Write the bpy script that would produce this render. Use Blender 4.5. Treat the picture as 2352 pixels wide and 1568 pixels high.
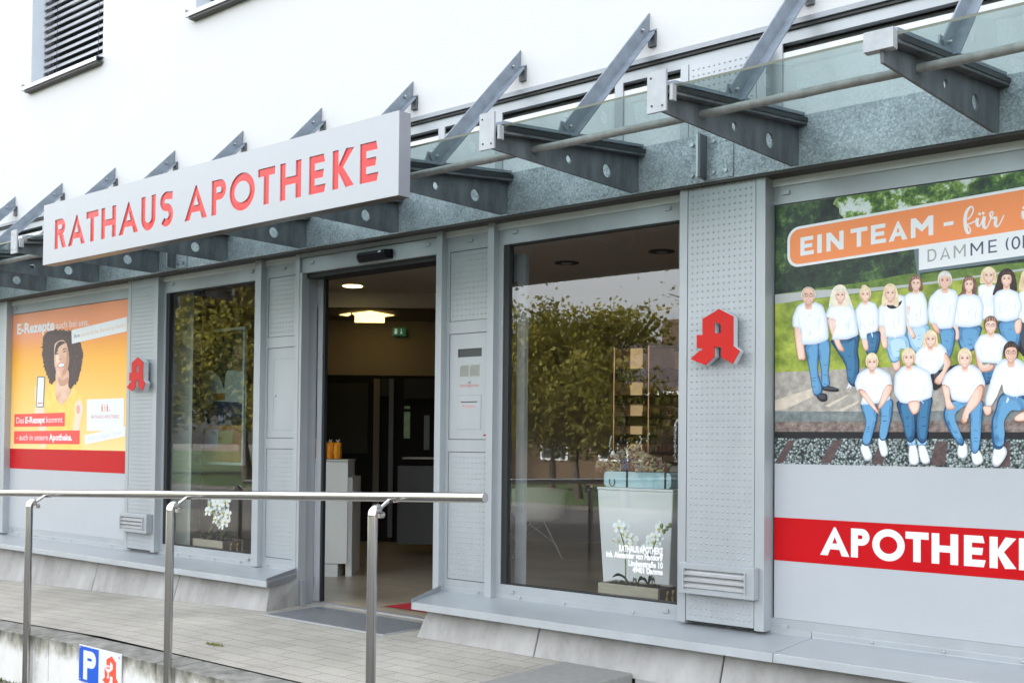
import bpy, bmesh, math, random
import numpy as np
from mathutils import Vector, Matrix
from mathutils.geometry import tessellate_polygon
for o in list(bpy.data.objects): bpy.data.objects.remove(o)
random.seed(7)
S = bpy.context.scene
COL = S.collection
R_ = math.radians
# ------------------------------------------------------------------ camera
# eye level is z = 0, the glass line of the shop front is y = 0, x runs along the shop front
YAW, PITCH, ROLL = -0.6905276, 0.0232391, 0.0100173
F_, CX_, CY_ = 2480.0, 1179.2, 960.9        # calibration in 2352 x 1568 units
fw = Vector((math.sin(YAW)*math.cos(PITCH), math.cos(YAW)*math.cos(PITCH), math.sin(PITCH)))
r0 = Vector((math.cos(YAW), -math.sin(YAW), 0)); u0 = r0.cross(fw)
cr = math.cos(ROLL)*r0 + math.sin(ROLL)*u0; cu = -math.sin(ROLL)*r0 + math.cos(ROLL)*u0
EYE = Vector((0, -5, 0))
cam = bpy.data.cameras.new('camera'); camo = bpy.data.objects.new('camera', cam); COL.objects.link(camo)
m4 = Matrix((cr, cu, -fw)).transposed().to_4x4(); m4.translation = EYE
camo.matrix_world = m4
cam.sensor_width = 36; cam.lens = F_/2352*36
cam.shift_x = -(CX_-1176)/2352; cam.shift_y = (CY_-784)/2352
cam.clip_start = 0.05; cam.clip_end = 2000
cam.dof.use_dof = True; cam.dof.focus_distance = 5.6; cam.dof.aperture_fstop = 8.0
S.camera = camo
# ------------------------------------------------------------------ sky, sun, exposure
SUN_EL, SUN_AZ = R_(38), R_(-28)            # hazy sun behind the building: the shop front stands in its shade
W = bpy.data.worlds.new('World'); S.world = W; W.use_nodes = True
nt = W.node_tree; bg = nt.nodes['Background']
sky = nt.nodes.new('ShaderNodeTexSky'); sky.sky_type = 'NISHITA'; sky.sun_disc = False
sky.sun_elevation = SUN_EL; sky.sun_rotation = SUN_AZ
sky.air_density = 1.0; sky.dust_density = 4.0; sky.ozone_density = 1.0
hs = nt.nodes.new('ShaderNodeHueSaturation'); hs.inputs['Saturation'].default_value = 0.22
nt.links.new(sky.outputs[0], hs.inputs['Color']); nt.links.new(hs.outputs[0], bg.inputs[0])
bg.inputs[1].default_value = 0.15
sl = bpy.data.lights.new('sun', 'SUN'); sl.energy = 2.8; sl.angle = R_(3); sl.color = (1.0, 0.97, 0.93)
so = bpy.data.objects.new('sun', sl); COL.objects.link(so)
sd = Vector((math.sin(SUN_AZ)*math.cos(SUN_EL), math.cos(SUN_AZ)*math.cos(SUN_EL), math.sin(SUN_EL)))
so.rotation_euler = sd.to_track_quat('Z', 'Y').to_euler(); so.location = (-10, 15, 20)
S.view_settings.view_transform = 'Standard'; S.view_settings.look = 'None'
S.view_settings.gamma = 1; S.view_settings.use_curve_mapping = False
S.view_settings.exposure = 3.0
S.render.engine = 'CYCLES'
S.cycles.max_bounces = 10; S.cycles.transparent_max_bounces = 24; S.cycles.caustics_reflective = False
S.cycles.use_denoising = True
# ------------------------------------------------------------------ measuring helpers
def ray(x, y):
    return fw + cr*((x-CX_)/F_) - cu*((y-CY_)/F_)
def on_y(d, Y):
    v = ray(*d); return EYE + v*((Y+5)/v.y)
def on_z(d, Z):
    v = ray(*d); return EYE + v*(Z/v.z)
def at_depth(d, w):
    v = ray(*d); h = Vector((math.sin(YAW), math.cos(YAW), 0)); return EYE + v*(w/v.dot(h))
def crop(ox, oy, s):
    return lambda u, v: ((ox+u/s)/1.7415, (oy+v/s)/1.7415)
HX = Vector((math.cos(YAW), -math.sin(YAW), 0)); HY = Vector((math.sin(YAW), math.cos(YAW), 0))
def frame_xf(o):
    """rooms behind the glass stand turned against the shop front: local x/y axes at point o"""
    def f(p): return Vector(o) + HX*p[0] + HY*p[1] + Vector((0, 0, p[2]))
    return f
# ------------------------------------------------------------------ materials
MATS = {}
def mat(name, col=(.5,.5,.5), rough=.5, metal=0.0, var=0.0, vscale=4.0, bump=0.0, bscale=60.0, emit=0, spec=.5, col2=None, stretch=None, coat=0):
    if name in MATS: return MATS[name]
    m = bpy.data.materials.new(name); m.use_nodes = True; MATS[name] = m
    n = m.node_tree.nodes; l = m.node_tree.links; b = n['Principled BSDF']
    b.inputs['Base Color'].default_value = (*col, 1); b.inputs['Roughness'].default_value = rough
    b.inputs['Metallic'].default_value = metal; b.inputs['Specular IOR Level'].default_value = spec
    if coat: b.inputs['Coat Weight'].default_value = coat; b.inputs['Coat Roughness'].default_value = .1
    if emit:
        b.inputs['Emission Color'].default_value = (*col, 1); b.inputs['Emission Strength'].default_value = emit
    tc = n.new('ShaderNodeTexCoord'); src = tc.outputs['Object']
    if stretch:
        mp = n.new('ShaderNodeMapping'); mp.inputs['Scale'].default_value = stretch
        l.new(src, mp.inputs[0]); src = mp.outputs[0]
    if var or col2:
        nz = n.new('ShaderNodeTexNoise'); nz.inputs['Scale'].default_value = vscale; nz.inputs['Detail'].default_value = 6
        nz.inputs['Roughness'].default_value = .62
        l.new(src, nz.inputs['Vector'])
        rp = n.new('ShaderNodeValToRGB'); rp.color_ramp.elements[0].position = .33; rp.color_ramp.elements[1].position = .68
        c2 = col2 or tuple(min(1, c*(1+var)) for c in col); c1 = col if col2 else tuple(c*(1-var) for c in col)
        rp.color_ramp.elements[0].color = (*c1, 1); rp.color_ramp.elements[1].color = (*c2, 1)
        l.new(nz.outputs[0], rp.inputs[0]); l.new(rp.outputs[0], b.inputs['Base Color'])
        if not emit:
            mr = n.new('ShaderNodeMapRange'); mr.inputs[3].default_value = max(.02, rough*.8); mr.inputs[4].default_value = min(1, rough*1.25)
            l.new(nz.outputs[0], mr.inputs[0]); l.new(mr.outputs[0], b.inputs['Roughness'])
    if bump:
        nb = n.new('ShaderNodeTexNoise'); nb.inputs['Scale'].default_value = bscale; nb.inputs['Detail'].default_value = 5
        l.new(src, nb.inputs['Vector'])
        bp = n.new('ShaderNodeBump'); bp.inputs['Strength'].default_value = bump; bp.inputs['Distance'].default_value = .01
        l.new(nb.outputs[0], bp.inputs['Height']); l.new(bp.outputs[0], b.inputs['Normal'])
    return m
def glass(name, tint=(.93,.97,.95), f0=.05, rough=0.0, dirt=0.0):
    m = bpy.data.materials.new(name); m.use_nodes = True; n = m.node_tree.nodes; l = m.node_tree.links
    for x in list(n): n.remove(x)
    out = n.new('ShaderNodeOutputMaterial'); tr = n.new('ShaderNodeBsdfTransparent'); gl = n.new('ShaderNodeBsdfGlossy')
    fr = n.new('ShaderNodeMath'); fr.operation = 'MULTIPLY_ADD'; lw = n.new('ShaderNodeLayerWeight'); lw.inputs[0].default_value = .5; pw = n.new('ShaderNodeMath'); pw.operation = 'POWER'; pw.inputs[1].default_value = 5; l.new(lw.outputs['Facing'], pw.inputs[0]); l.new(pw.outputs[0], fr.inputs[0]); mx = n.new('ShaderNodeMixShader')
    tr.inputs[0].default_value = (*tint, 1); gl.inputs['Roughness'].default_value = rough; fr.inputs[1].default_value = 1-f0; fr.inputs[2].default_value = f0
    l.new(fr.outputs[0], mx.inputs[0]); l.new(tr.outputs[0], mx.inputs[1]); l.new(gl.outputs[0], mx.inputs[2])
    last = mx
    if dirt:
        df = n.new('ShaderNodeBsdfTranslucent'); df.inputs[0].default_value = (.60,.68,.66,1)
        tc = n.new('ShaderNodeTexCoord'); nz = n.new('ShaderNodeTexNoise'); nz.inputs['Scale'].default_value = 7; nz.inputs['Detail'].default_value = 8
        l.new(tc.outputs['Object'], nz.inputs['Vector'])
        mr = n.new('ShaderNodeMapRange'); mr.inputs[1].default_value = .4; mr.inputs[2].default_value = .75; mr.inputs[3].default_value = dirt*.45; mr.inputs[4].default_value = dirt
        l.new(nz.outputs[0], mr.inputs[0]); m2 = n.new('ShaderNodeMixShader')
        l.new(mr.outputs[0], m2.inputs[0]); l.new(mx.outputs[0], m2.inputs[1]); l.new(df.outputs[0], m2.inputs[2]); last = m2
    l.new(last.outputs[0], out.inputs[0]); MATS[name] = m; return m
def nodes_of(m): return m.node_tree.nodes, m.node_tree.links, m.node_tree.nodes['Principled BSDF']
def ramp(n, stops):
    r = n.new('ShaderNodeValToRGB'); e = r.color_ramp.elements
    while len(e) < len(stops): e.new(.5)
    for i, (p, c) in enumerate(stops): e[i].position = p; e[i].color = (*c, 1)
    return r

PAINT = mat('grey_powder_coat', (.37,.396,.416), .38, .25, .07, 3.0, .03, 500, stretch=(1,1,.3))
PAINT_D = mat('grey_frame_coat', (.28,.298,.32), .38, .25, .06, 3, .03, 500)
PANEL = mat('grey_back_film', (.41,.432,.458), .30, .0, .03, 2.0)
BLACK = mat('black_gasket', (.012,.014,.016), .45)
RENDER = mat('white_render', (.575,.58,.585), .85, 0, .02, 1.2, .25, 160)
REVEAL = mat('grey_reveal', (.62,.67,.74), .6, 0, .04, 6)
ALU = mat('bright_aluminium', (.46,.475,.50), .38, .5, .05, 10)
STEEL = mat('polished_steel', (.52,.51,.50), .13, 1.0, .06, 6, .03, 40, stretch=(1,1,.15))
RED = mat('red_film', (.46,.002,.006), .4, 0, .04, 5, spec=.2)
EMBLEM = mat('red_enamel', (.52,.014,.010), .45, 0, .02, 20, spec=.25)
ACRYL = mat('red_acrylic', (.60,.020,.016), .2, 0, .14, 3, .25, 9, spec=.35)
WHITE = mat('white_lacquer', (.80,.82,.84), .4, 0, .02, 4)
SIGNW = mat('white_sign_sheet', (.375,.392,.412), .42, .12, .03, 2.5)
PWHITE = mat('print_white', (.70,.71,.73), .4)
BOLT = mat('bolt_steel', (.38,.40,.42), .35, .9)
def galv():
    m = mat('galvanised_steel', (.3,.33,.35), .5, .3); n, l, b = nodes_of(m)
    tc = n.new('ShaderNodeTexCoord'); vo = n.new('ShaderNodeTexVoronoi'); vo.inputs['Scale'].default_value = 110
    l.new(tc.outputs['Object'], vo.inputs['Vector'])
    nz = n.new('ShaderNodeTexNoise'); nz.inputs['Scale'].default_value = 3.5; nz.inputs['Detail'].default_value = 9; nz.inputs['Roughness'].default_value = .7
    l.new(tc.outputs['Object'], nz.inputs['Vector'])
    a = n.new('ShaderNodeMath'); a.operation = 'MULTIPLY_ADD'; a.inputs[1].default_value = .30; a0 = n.new('ShaderNodeMath'); a0.operation = 'MULTIPLY_ADD'; a0.inputs[1].default_value = .62; a0.inputs[2].default_value = .17
    l.new(nz.outputs[0], a0.inputs[0]); l.new(vo.outputs['Color'], a.inputs[0]); l.new(a0.outputs[0], a.inputs[2])
    r = ramp(n, [(.42,(.14,.16,.175)), (.61,(.29,.325,.35)), (.76,(.43,.47,.50)), (.9,(.70,.74,.77))])
    l.new(a.outputs[0], r.inputs[0]); l.new(r.outputs[0], b.inputs['Base Color'])
    mr = n.new('ShaderNodeMapRange'); mr.inputs[3].default_value = .62; mr.inputs[4].default_value = .36
    l.new(a.outputs[0], mr.inputs[0]); l.new(mr.outputs[0], b.inputs['Roughness'])
    return m
GALV = galv()
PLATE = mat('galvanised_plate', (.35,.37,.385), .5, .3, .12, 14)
GALV_D = mat('shaded_weathered_steel', (.065,.072,.08), .55, .3, 0, 9, .1, 50, col2=(.17,.185,.20), stretch=(1,1,.35))  # weathered steel, its colour darkened for the shade under the canopy
STRUT = mat('painted_strut_steel', (.24,.28,.33), .5, .45, .16, 12, .06, 90)
TUBE = mat('dull_galvanised_tube', (.26,.26,.25), .6, .35, .22, 22, .1, 90)
GL_SHOP = glass('shop_glass', (.95,.97,.96), .125)
GL_CAN = glass('canopy_glass', (.54,.65,.64), .05, 0, .035)
def concrete():
    m = mat('plinth_concrete', (.5,.5,.5), .85, bump=.15, bscale=80); n, l, b = nodes_of(m)
    tc = n.new('ShaderNodeTexCoord'); mp = n.new('ShaderNodeMapping'); mp.inputs['Scale'].default_value = (1.3,1.3,.7)
    l.new(tc.outputs['Object'], mp.inputs[0])
    nz = n.new('ShaderNodeTexNoise'); nz.inputs['Scale'].default_value = 3.2; nz.inputs['Detail'].default_value = 9; nz.inputs['Roughness'].default_value = .65
    l.new(mp.outputs[0], nz.inputs['Vector'])
    r = ramp(n, [(.3,(.22,.215,.205)), (.5,(.325,.32,.31)), (.72,(.40,.395,.385))])
    l.new(nz.outputs[0], r.inputs[0]); l.new(r.outputs[0], b.inputs['Base Color']); return m
CONC = concrete()
def pavers(name, sx, sz, c1, c2, mort, rough=.85, msize=.004, off=.5, bump=.4):
    m = mat(name, c1, rough); n, l, b = nodes_of(m)
    tc = n.new('ShaderNodeTexCoord'); br = n.new('ShaderNodeTexBrick')
    br.inputs['Scale'].default_value = 1.0; br.inputs['Brick Width'].default_value = sx; br.inputs['Row Height'].default_value = sz
    br.inputs['Mortar Size'].default_value = msize; br.inputs['Mortar Smooth'].default_value = .3; br.offset = off
    br.inputs['Color1'].default_value = (*c1,1); br.inputs['Color2'].default_value = (*c2,1); br.inputs['Mortar'].default_value = (*mort,1)
    l.new(tc.outputs['Object'], br.inputs['Vector'])
    nz = n.new('ShaderNodeTexNoise'); nz.inputs['Scale'].default_value = 1.3; nz.inputs['Detail'].default_value = 8; l.new(tc.outputs['Object'], nz.inputs['Vector'])
    n2 = n.new('ShaderNodeTexNoise'); n2.inputs['Scale'].default_value = 160; n2.inputs['Detail'].default_value = 3; l.new(tc.outputs['Object'], n2.inputs['Vector'])
    r = ramp(n, [(.3,(.74,.73,.70)), (.7,(1.2,1.18,1.14))]); l.new(nz.outputs[0], r.inputs[0])
    r2 = ramp(n, [(.3,(.72,.72,.72)), (.7,(1.16,1.16,1.16))]); l.new(n2.outputs[0], r2.inputs[0])
    mx = n.new('ShaderNodeMix'); mx.data_type = 'RGBA'; mx.blend_type = 'MULTIPLY'; mx.inputs[0].default_value = 1
    l.new(br.outputs[0], mx.inputs[6]); l.new(r.outputs[0], mx.inputs[7])
    m2 = n.new('ShaderNodeMix'); m2.data_type = 'RGBA'; m2.blend_type = 'MULTIPLY'; m2.inputs[0].default_value = 1
    l.new(mx.outputs[2], m2.inputs[6]); l.new(r2.outputs[0], m2.inputs[7]); l.new(m2.outputs[2], b.inputs['Base Color'])
    bp = n.new('ShaderNodeBump'); bp.inputs['Strength'].default_value = bump; bp.inputs['Distance'].default_value = .004; bp.invert = True
    l.new(br.outputs['Fac'], bp.inputs['Height']); l.new(bp.outputs[0], b.inputs['Normal'])
    return m
PAVE = pavers('grey_pavers', .27, .128, (.375,.357,.325), (.42,.40,.365), (.22,.205,.17))
TILE = pavers('beige_floor_tiles', .6, .3, (.50,.42,.32), (.56,.475,.37), (.20,.16,.12), .30, .004, .5, .2)
def stained():
    m = mat('stained_white_wall', (.6,.6,.56), .9, bump=.2, bscale=70); n, l, b = nodes_of(m)
    tc = n.new('ShaderNodeTexCoord'); mp = n.new('ShaderNodeMapping'); mp.inputs['Scale'].default_value = (4,4,2.6); l.new(tc.outputs['Object'], mp.inputs[0])
    nz = n.new('ShaderNodeTexNoise'); nz.inputs['Scale'].default_value = 1.6; nz.inputs['Detail'].default_value = 9; nz.inputs['Roughness'].default_value = .7; l.new(mp.outputs[0], nz.inputs['Vector'])
    sp = n.new('ShaderNodeSeparateXYZ'); l.new(tc.outputs['Object'], sp.inputs[0])
    mr = n.new('ShaderNodeMapRange'); mr.inputs[1].default_value = -.13; mr.inputs[2].default_value = 0.0; mr.inputs[3].default_value = 0; mr.inputs[4].default_value = .42
    l.new(sp.outputs[2], mr.inputs[0])
    a = n.new('ShaderNodeMath'); a.operation = 'ADD'; l.new(nz.outputs[0], a.inputs[0]); l.new(mr.outputs[0], a.inputs[1])
    r = ramp(n, [(.30,(.74,.74,.72)), (.58,(.66,.655,.62)), (.76,(.34,.33,.28)), (.98,(.08,.08,.06))])
    l.new(a.outputs[0], r.inputs[0]); l.new(r.outputs[0], b.inputs['Base Color']); return m
STAIN = stained()
COPING = mat('mossy_coping', (.10,.10,.085), .92, 0, 0, 7, .3, 60, col2=(.30,.295,.27))
SLAB = mat('dark_step_slab', (.23,.225,.215), .85, 0, .12, 30, .1, 120)
ASPH = mat('asphalt', (.06,.06,.062), .9, 0, .25, 40, .3, 120)
LOWER = pavers('lower_pavers', .2, .1, (.095,.09,.082), (.12,.115,.105), (.09,.09,.075), .9)
# ------------------------------------------------------------------ mesh builder
def catmull(p, k=4):
    out = []; n = len(p)
    for i in range(n):
        a, b, c, d = [Vector(p[(i+j) % n]) for j in (-1, 0, 1, 2)]
        for t in [s/k for s in range(k)]:
            out.append(.5*((2*b)+(c-a)*t+(2*a-5*b+4*c-d)*t*t+(3*b-a-3*c+d)*t**3))
    return [tuple(q) for q in out]
def chaikin(p, it=2):
    p = [tuple(q) for q in p]
    for _ in range(it):
        q = []
        for i in range(len(p)):
            a, b = p[i], p[(i+1) % len(p)]; q += [(a[0]*.87+b[0]*.13, a[1]*.87+b[1]*.13), (a[0]*.13+b[0]*.87, a[1]*.13+b[1]*.87)]
        p = q
    return p
class MB:
    def __init__(s, xf=None): s.v = []; s.f = []; s.m = []; s.sm = []; s.mats = []; s.xf = xf
    def mi(s, m):
        if m not in s.mats: s.mats.append(m)
        return s.mats.index(m)
    def add(s, vs, fs, m, smooth=False):
        b = len(s.v); k = s.mi(m)
        for p in vs: s.v.append(tuple(s.xf(p)) if s.xf else tuple(p))
        for f in fs: s.f.append([b+i for i in f]); s.m.append(k); s.sm.append(smooth)
    def box(s, x0, x1, y0, y1, z0, z1, m):
        s.add([(x0,y0,z0),(x1,y0,z0),(x1,y1,z0),(x0,y1,z0),(x0,y0,z1),(x1,y0,z1),(x1,y1,z1),(x0,y1,z1)],
              [(3,2,1,0),(4,5,6,7),(0,1,5,4),(1,2,6,5),(2,3,7,6),(3,0,4,7)], m); return s
    def poly(s, pts, m): 
        pts = [Vector(p) for p in pts]
        if len(pts) <= 4 : s.add(pts, [tuple(range(len(pts)))], m)
        else: s.add(pts, [tuple(t) for t in tessellate_polygon([pts])], m)
        return s
    def prism(s, loops, fn, h0, h1, m, side=None, front_only=False):
        flat = [p for lp in loops for p in lp]; n = len(flat)
        tri = tessellate_polygon([[Vector((p[0], p[1], 0)) for p in lp] for lp in loops])
        s.add([fn(p[0], p[1], h0) for p in flat], [tuple(t) for t in tri], m)
        if not front_only: s.add([fn(p[0], p[1], h1) for p in flat], [tuple(reversed(t)) for t in tri], side or m)
        for lp in loops:
            k = len(lp)
            s.add([fn(p[0], p[1], h0) for p in lp]+[fn(p[0], p[1], h1) for p in lp], [(i, (i+1) % k, k+(i+1) % k, k+i) for i in range(k)], side or m)
        return s
    def tube(s, pts, r, m, n=12, caps=True, r1=None):
        pts = [Vector(p) for p in pts]; rings = []
        for i, p in enumerate(pts):
            t = (pts[min(i+1, len(pts)-1)]-pts[max(i-1, 0)]).normalized()
            a = t.cross(Vector((0,0,1))); a = a if a.length > 1e-3 else t.cross(Vector((0,1,0))); a.normalize(); b = t.cross(a)
            rr = r if r1 is None else r+(r1-r)*i/max(1, len(pts)-1)
            rings.append([p+(a*math.cos(2*math.pi*k/n)+b*math.sin(2*math.pi*k/n))*rr for k in range(n)])
        fs = []
        for i in range(len(pts)-1):
            fs += [(i*n+k, i*n+(k+1) % n, (i+1)*n+(k+1) % n, (i+1)*n+k) for k in range(n)]
        vs = [q for g in rings for q in g]
        s.add(vs, fs, m, True)
        if caps: s.add(rings[0], [tuple(range(n))[::-1]], m); s.add(rings[-1], [tuple(range(n))], m)
        return s
    def ball(s, c, r, m, sc=(1,1,1), nu=10, nv=6):
        vs = []; fs = []
        for j in range(nv+1):
            th = math.pi*j/nv
            for i in range(nu):
                ph = 2*math.pi*i/nu
                vs.append((c[0]+r*sc[0]*math.sin(th)*math.cos(ph), c[1]+r*sc[1]*math.sin(th)*math.sin(ph), c[2]+r*sc[2]*math.cos(th)))
        for j in range(nv):
            for i in range(nu):
                fs.append((j*nu+i, j*nu+(i+1) % nu, (j+1)*nu+(i+1) % nu, (j+1)*nu+i))
        s.add(vs, fs, m, True); return s
    def build(s, name, parent=None, bevel=0, loc=None, recalc=True):
        loc = Vector(loc) if loc is not None else Vector((0,0,0))
        me = bpy.data.meshes.new(name); me.from_pydata([tuple(Vector(p)-loc) for p in s.v], [], s.f)
        for m in s.mats: me.materials.append(m)
        me.polygons.foreach_set('material_index', s.m); me.polygons.foreach_set('use_smooth', s.sm)
        if recalc:
            bm = bmesh.new(); bm.from_mesh(me)
            bmesh.ops.remove_doubles(bm, verts=bm.verts, dist=1e-5) if bevel else None
            bmesh.ops.recalc_face_normals(bm, faces=bm.faces); bm.to_mesh(me); bm.free()
        me.update()
        o = bpy.data.objects.new(name, me); COL.objects.link(o); o.location = loc
        if parent:
            o.parent = parent; o.location = loc - wloc(parent)
        if bevel:
            b = o.modifiers.new('bevel', 'BEVEL'); b.width = bevel; b.segments = 2; b.limit_method = 'ANGLE'; b.angle_limit = R_(40)
        return o
def wloc(o):
    v = Vector(o.location); p = o.parent
    while p: v += Vector(p.location); p = p.parent
    return v
def thing(name, label, cat, loc=(0,0,0), group=None):
    o = bpy.data.objects.new(name, None); COL.objects.link(o); o.location = loc; o.empty_display_size = .2
    tag(o, label, cat, group); return o
def tag(o, label=None, cat=None, group=None, kind=None):
    if label: o['label'] = label
    if cat: o['category'] = cat
    if group: o['group'] = group
    if kind: o['kind'] = kind
    return o
def dup(o, loc, label=None, rotz=None, scale=None):
    c = o.copy(); COL.objects.link(c); c.location = loc
    if rotz is not None: c.rotation_euler = (0,0,rotz)
    if scale: c.scale = (scale,)*3
    if label: c['label'] = label
    for ch in o.children:
        d = ch.copy(); COL.objects.link(d); d.parent = c
        for g in ch.children:
            e = g.copy(); COL.objects.link(e); e.parent = d
    return c
# --- text as flat faces
_txt = {}
def glyphs(body, bold=0):
    k = (body, bold)
    if k in _txt: return _txt[k]
    cu_ = bpy.data.curves.new('t', 'FONT'); cu_.body = body; cu_.size = 1; cu_.offset = bold; cu_.resolution_u = 3
    o = bpy.data.objects.new('t', cu_); COL.objects.link(o); bpy.context.view_layer.update()
    dg = bpy.context.evaluated_depsgraph_get(); ev = o.evaluated_get(dg); me = ev.to_mesh()
    vs = [(v.co.x, v.co.y) for v in me.vertices]; fs = [tuple(p.vertices) for p in me.polygons]
    ev.to_mesh_clear(); bpy.data.objects.remove(o); bpy.data.curves.remove(cu_)
    _txt[k] = (vs, fs); return vs, fs
CAPH = max(v[1] for v in glyphs('H')[0])
def put_text(mb, body, p0, p1, cap, m, y, bold=0, shear=0):
    """text on a vertical plane y, from (x,z) p0 along the baseline to p1, capital height cap"""
    vs, fs = glyphs(body, bold); xs = [v[0] for v in vs]; a, w = min(xs), max(xs)-min(xs)
    d = Vector((p1[0]-p0[0], p1[1]-p0[1])); sh = cap/CAPH
    pts = []
    for v in vs:
        t = (v[0]-a)/w; pts.append((p0[0]+d.x*t+v[1]*sh*shear, y, p0[1]+d.y*t+v[1]*sh))
    mb.add(pts, fs, m)
# --- drawn capitals: loops (outer first) for width w, height h, stroke s
def arc(cx, cy, rx, ry, a0, a1, n=14):
    return [(cx+rx*math.cos(R_(a0+(a1-a0)*i/n)), cy+ry*math.sin(R_(a0+(a1-a0)*i/n))) for i in range(n+1)]
def capital(ch, w, h, s, slant=0):
    sx = s; d = slant
    if ch == 'I': return [[(0,0),(w,0),(w,h),(0,h)]]
    if ch == '-': return [[(0,h*.34),(w,h*.34),(w,h*.34+s*.8),(0,h*.34+s*.8)]]
    if ch == 'T': c = w/2; return [[(c-s/2,0),(c+s/2,0),(c+s/2,h-s*.95),(w,h-s*.95),(w,h),(0,h),(0,h-s*.95),(c-s/2,h-s*.95)]]
    if ch == 'L': return [[(0,0),(w,0),(w,s),(s,s),(s,h),(0,h)]]
    if ch == 'H': q = h*.5; return [[(0,0),(s,0),(s,q-s*.45),(w-s,q-s*.45),(w-s,0),(w,0),(w,h),(w-s,h),(w-s,q+s*.45),(s,q+s*.45),(s,h),(0,h)]]
    if ch == 'E': q = h*.5; t = s*.92; return [[(0,0),(w-d,0),(w,t),(s,t),(s,q-t/2),(w*.88-d*.5,q-t/2),(w*.88,q+t/2),(s,q+t/2),(s,h-t),(w*.95,h-t),(w*.95-d,h),(0,h)]]
    if ch == 'A':
        k = s*1.12; c = w/2; y1 = h*.22; y2 = y1+s*.85
        ex = lambda y: c*y/h; ix = lambda y: k+(c-k*.0)*y/h*(1-k/(2*c))+0
        top = h - s*1.35
        inn = lambda y: k+(c-k)*(y/top) if top > 0 else c
        return [[(0,0),(k,0),(inn(y1),y1),(w-inn(y1),y1),(w-k,0),(w,0),(c+s*.12,h),(c-s*.12,h)], [(inn(y2),y2),(c,top),(w-inn(y2),y2)]]
    if ch == 'O': return [arc(w/2,h/2,w/2,h/2,0,354,40), arc(w/2,h/2,w/2-s,h/2-s,0,354,40)[::-1]]
    if ch == 'P':
        rb = h*.29; b = h-2*rb
        return [[(0,0),(s,0),(s,b)]+arc(w-rb,h-rb,rb,rb,-90,90)+[(0,h)], [(s,b+s*.9)]+arc(w-rb,h-rb,max(.01*h,rb-s),rb-s*.9,-90,90)+[(s,h-s*.9)]]
    if ch == 'R':
        rb = h*.275; b = h-2*rb; e = w*.9
        return [[(0,0),(s,0),(s,b),(s*1.25,b),(w-s*1.15,0),(w,0),(s*2.5,b)]+arc(e-rb,h-rb,rb,rb,-80,90)+[(0,h)], [(s,b+s*.85)]+arc(e-rb,h-rb,max(.01*h,rb-s),rb-s*.85,-90,90)+[(s,h-s*.85)]]
    if ch == 'U': r = w/2; return [[(0,h)]+arc(r,r,r,r,180,360,20)+[(w,h),(w-s,h)]+arc(r,r,r-s,r-s,360,180,20)+[(s,h)]]
    if ch == 'K': return [[(0,0),(s,0),(s,h*.42),(w-s*1.35,0),(w,0+s*.1),(s*1.75,h*.53),(w,h-s*.1),(w-s*1.3,h),(s,h*.60),(s,h),(0,h)]]
    if ch == 'N': return [[(0,0),(s,0),(s,h-s*1.7),(w-s,0),(w,0),(w,h),(w-s,h),(w-s,s*1.7),(s,h),(0,h)]]
    if ch == 'M': c = w/2; return [[(0,0),(s,0),(s,h-s*1.9),(c,h*.25),(w-s,h-s*1.9),(w-s,0),(w,0),(w,h),(w-s,h),(c,h*.25+s*1.5),(s,h),(0,h)]]
    if ch == 'D': r = h/2; return [[(0,0)]+arc(w-r*.75,r,r*.75,r,-90,90)+[(0,h)], [(s,s)]+arc(w-r*.75,r,r*.75-s,r-s,-90,90)+[(s,h-s)]]
    if ch == 'S':
        rt = h*.28; rb = (h+s)/2-rt; c = w/2
        path = [(w*.93,h*.86)]+arc(c,h-rt,c*.94-s/2,rt-s/2,50,262,14)[0:]+arc(c,rb,c*.98-s/2,rb-s/2,80,-140,14)
        path = [path[0]]+path[2:]
        L, Rr = [], []
        for i, p in enumerate(path):
            a = Vector(path[max(0,i-1)]); b = Vector(path[min(len(path)-1,i+1)]); t = (b-a).normalized(); nn = Vector((-t.y,t.x))*s/2
            L.append((p[0]+nn.x,p[1]+nn.y)); Rr.append((p[0]-nn.x,p[1]-nn.y))
        return [L+Rr[::-1]]
    if ch == '(': return [arc(w*1.6,h/2,w*1.6,h*.58,120,240,10)+arc(w*1.6,h/2,w*1.6-s,h*.58-s*.4,240,120,10)]
# ================================================================== ground
ZF = -1.155                                  # terrace level at the door
GZ = -1.50                                   # lower pavement
def zf(x): return ZF if x > -5.9 else ZF+.031*(x+5.9)
g = MB(); g.add([(-400,-420,GZ),(400,-420,GZ),(400,60,GZ),(-400,60,GZ)], [(0,1,2,3)], LOWER)
tag(g.build('ground'), kind='structure')
g = MB(); g.add([(-300,-15,GZ+.004),(300,-15,GZ+.004),(300,-9,GZ+.004),(-300,-9,GZ+.004)], [(0,1,2,3)], ASPH)
tag(g.build('road'), kind='structure')
GRASS = mat('lawn_grass', (.03,.06,.012), .9, 0, .4, 30, .5, 200)
g = MB(); g.add([(-300,-90,GZ+.006),(300,-90,GZ+.006),(300,-16.5,GZ+.006),(-300,-16.5,GZ+.006)], [(0,1,2,3)], GRASS)
tag(g.build('lawn'), kind='structure')
g = MB(); xs = [-16,-12,-9,-7,-5.9,-3.45]
g.add([p for x in xs for p in ((x,-1.62,zf(x)),(x,.02,zf(x)))], [(2*i,2*i+2,2*i+3,2*i+1) for i in range(5)], PAVE)
tag(g.build('terrace_paving', loc=(0,0,0)), kind='structure')
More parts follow.
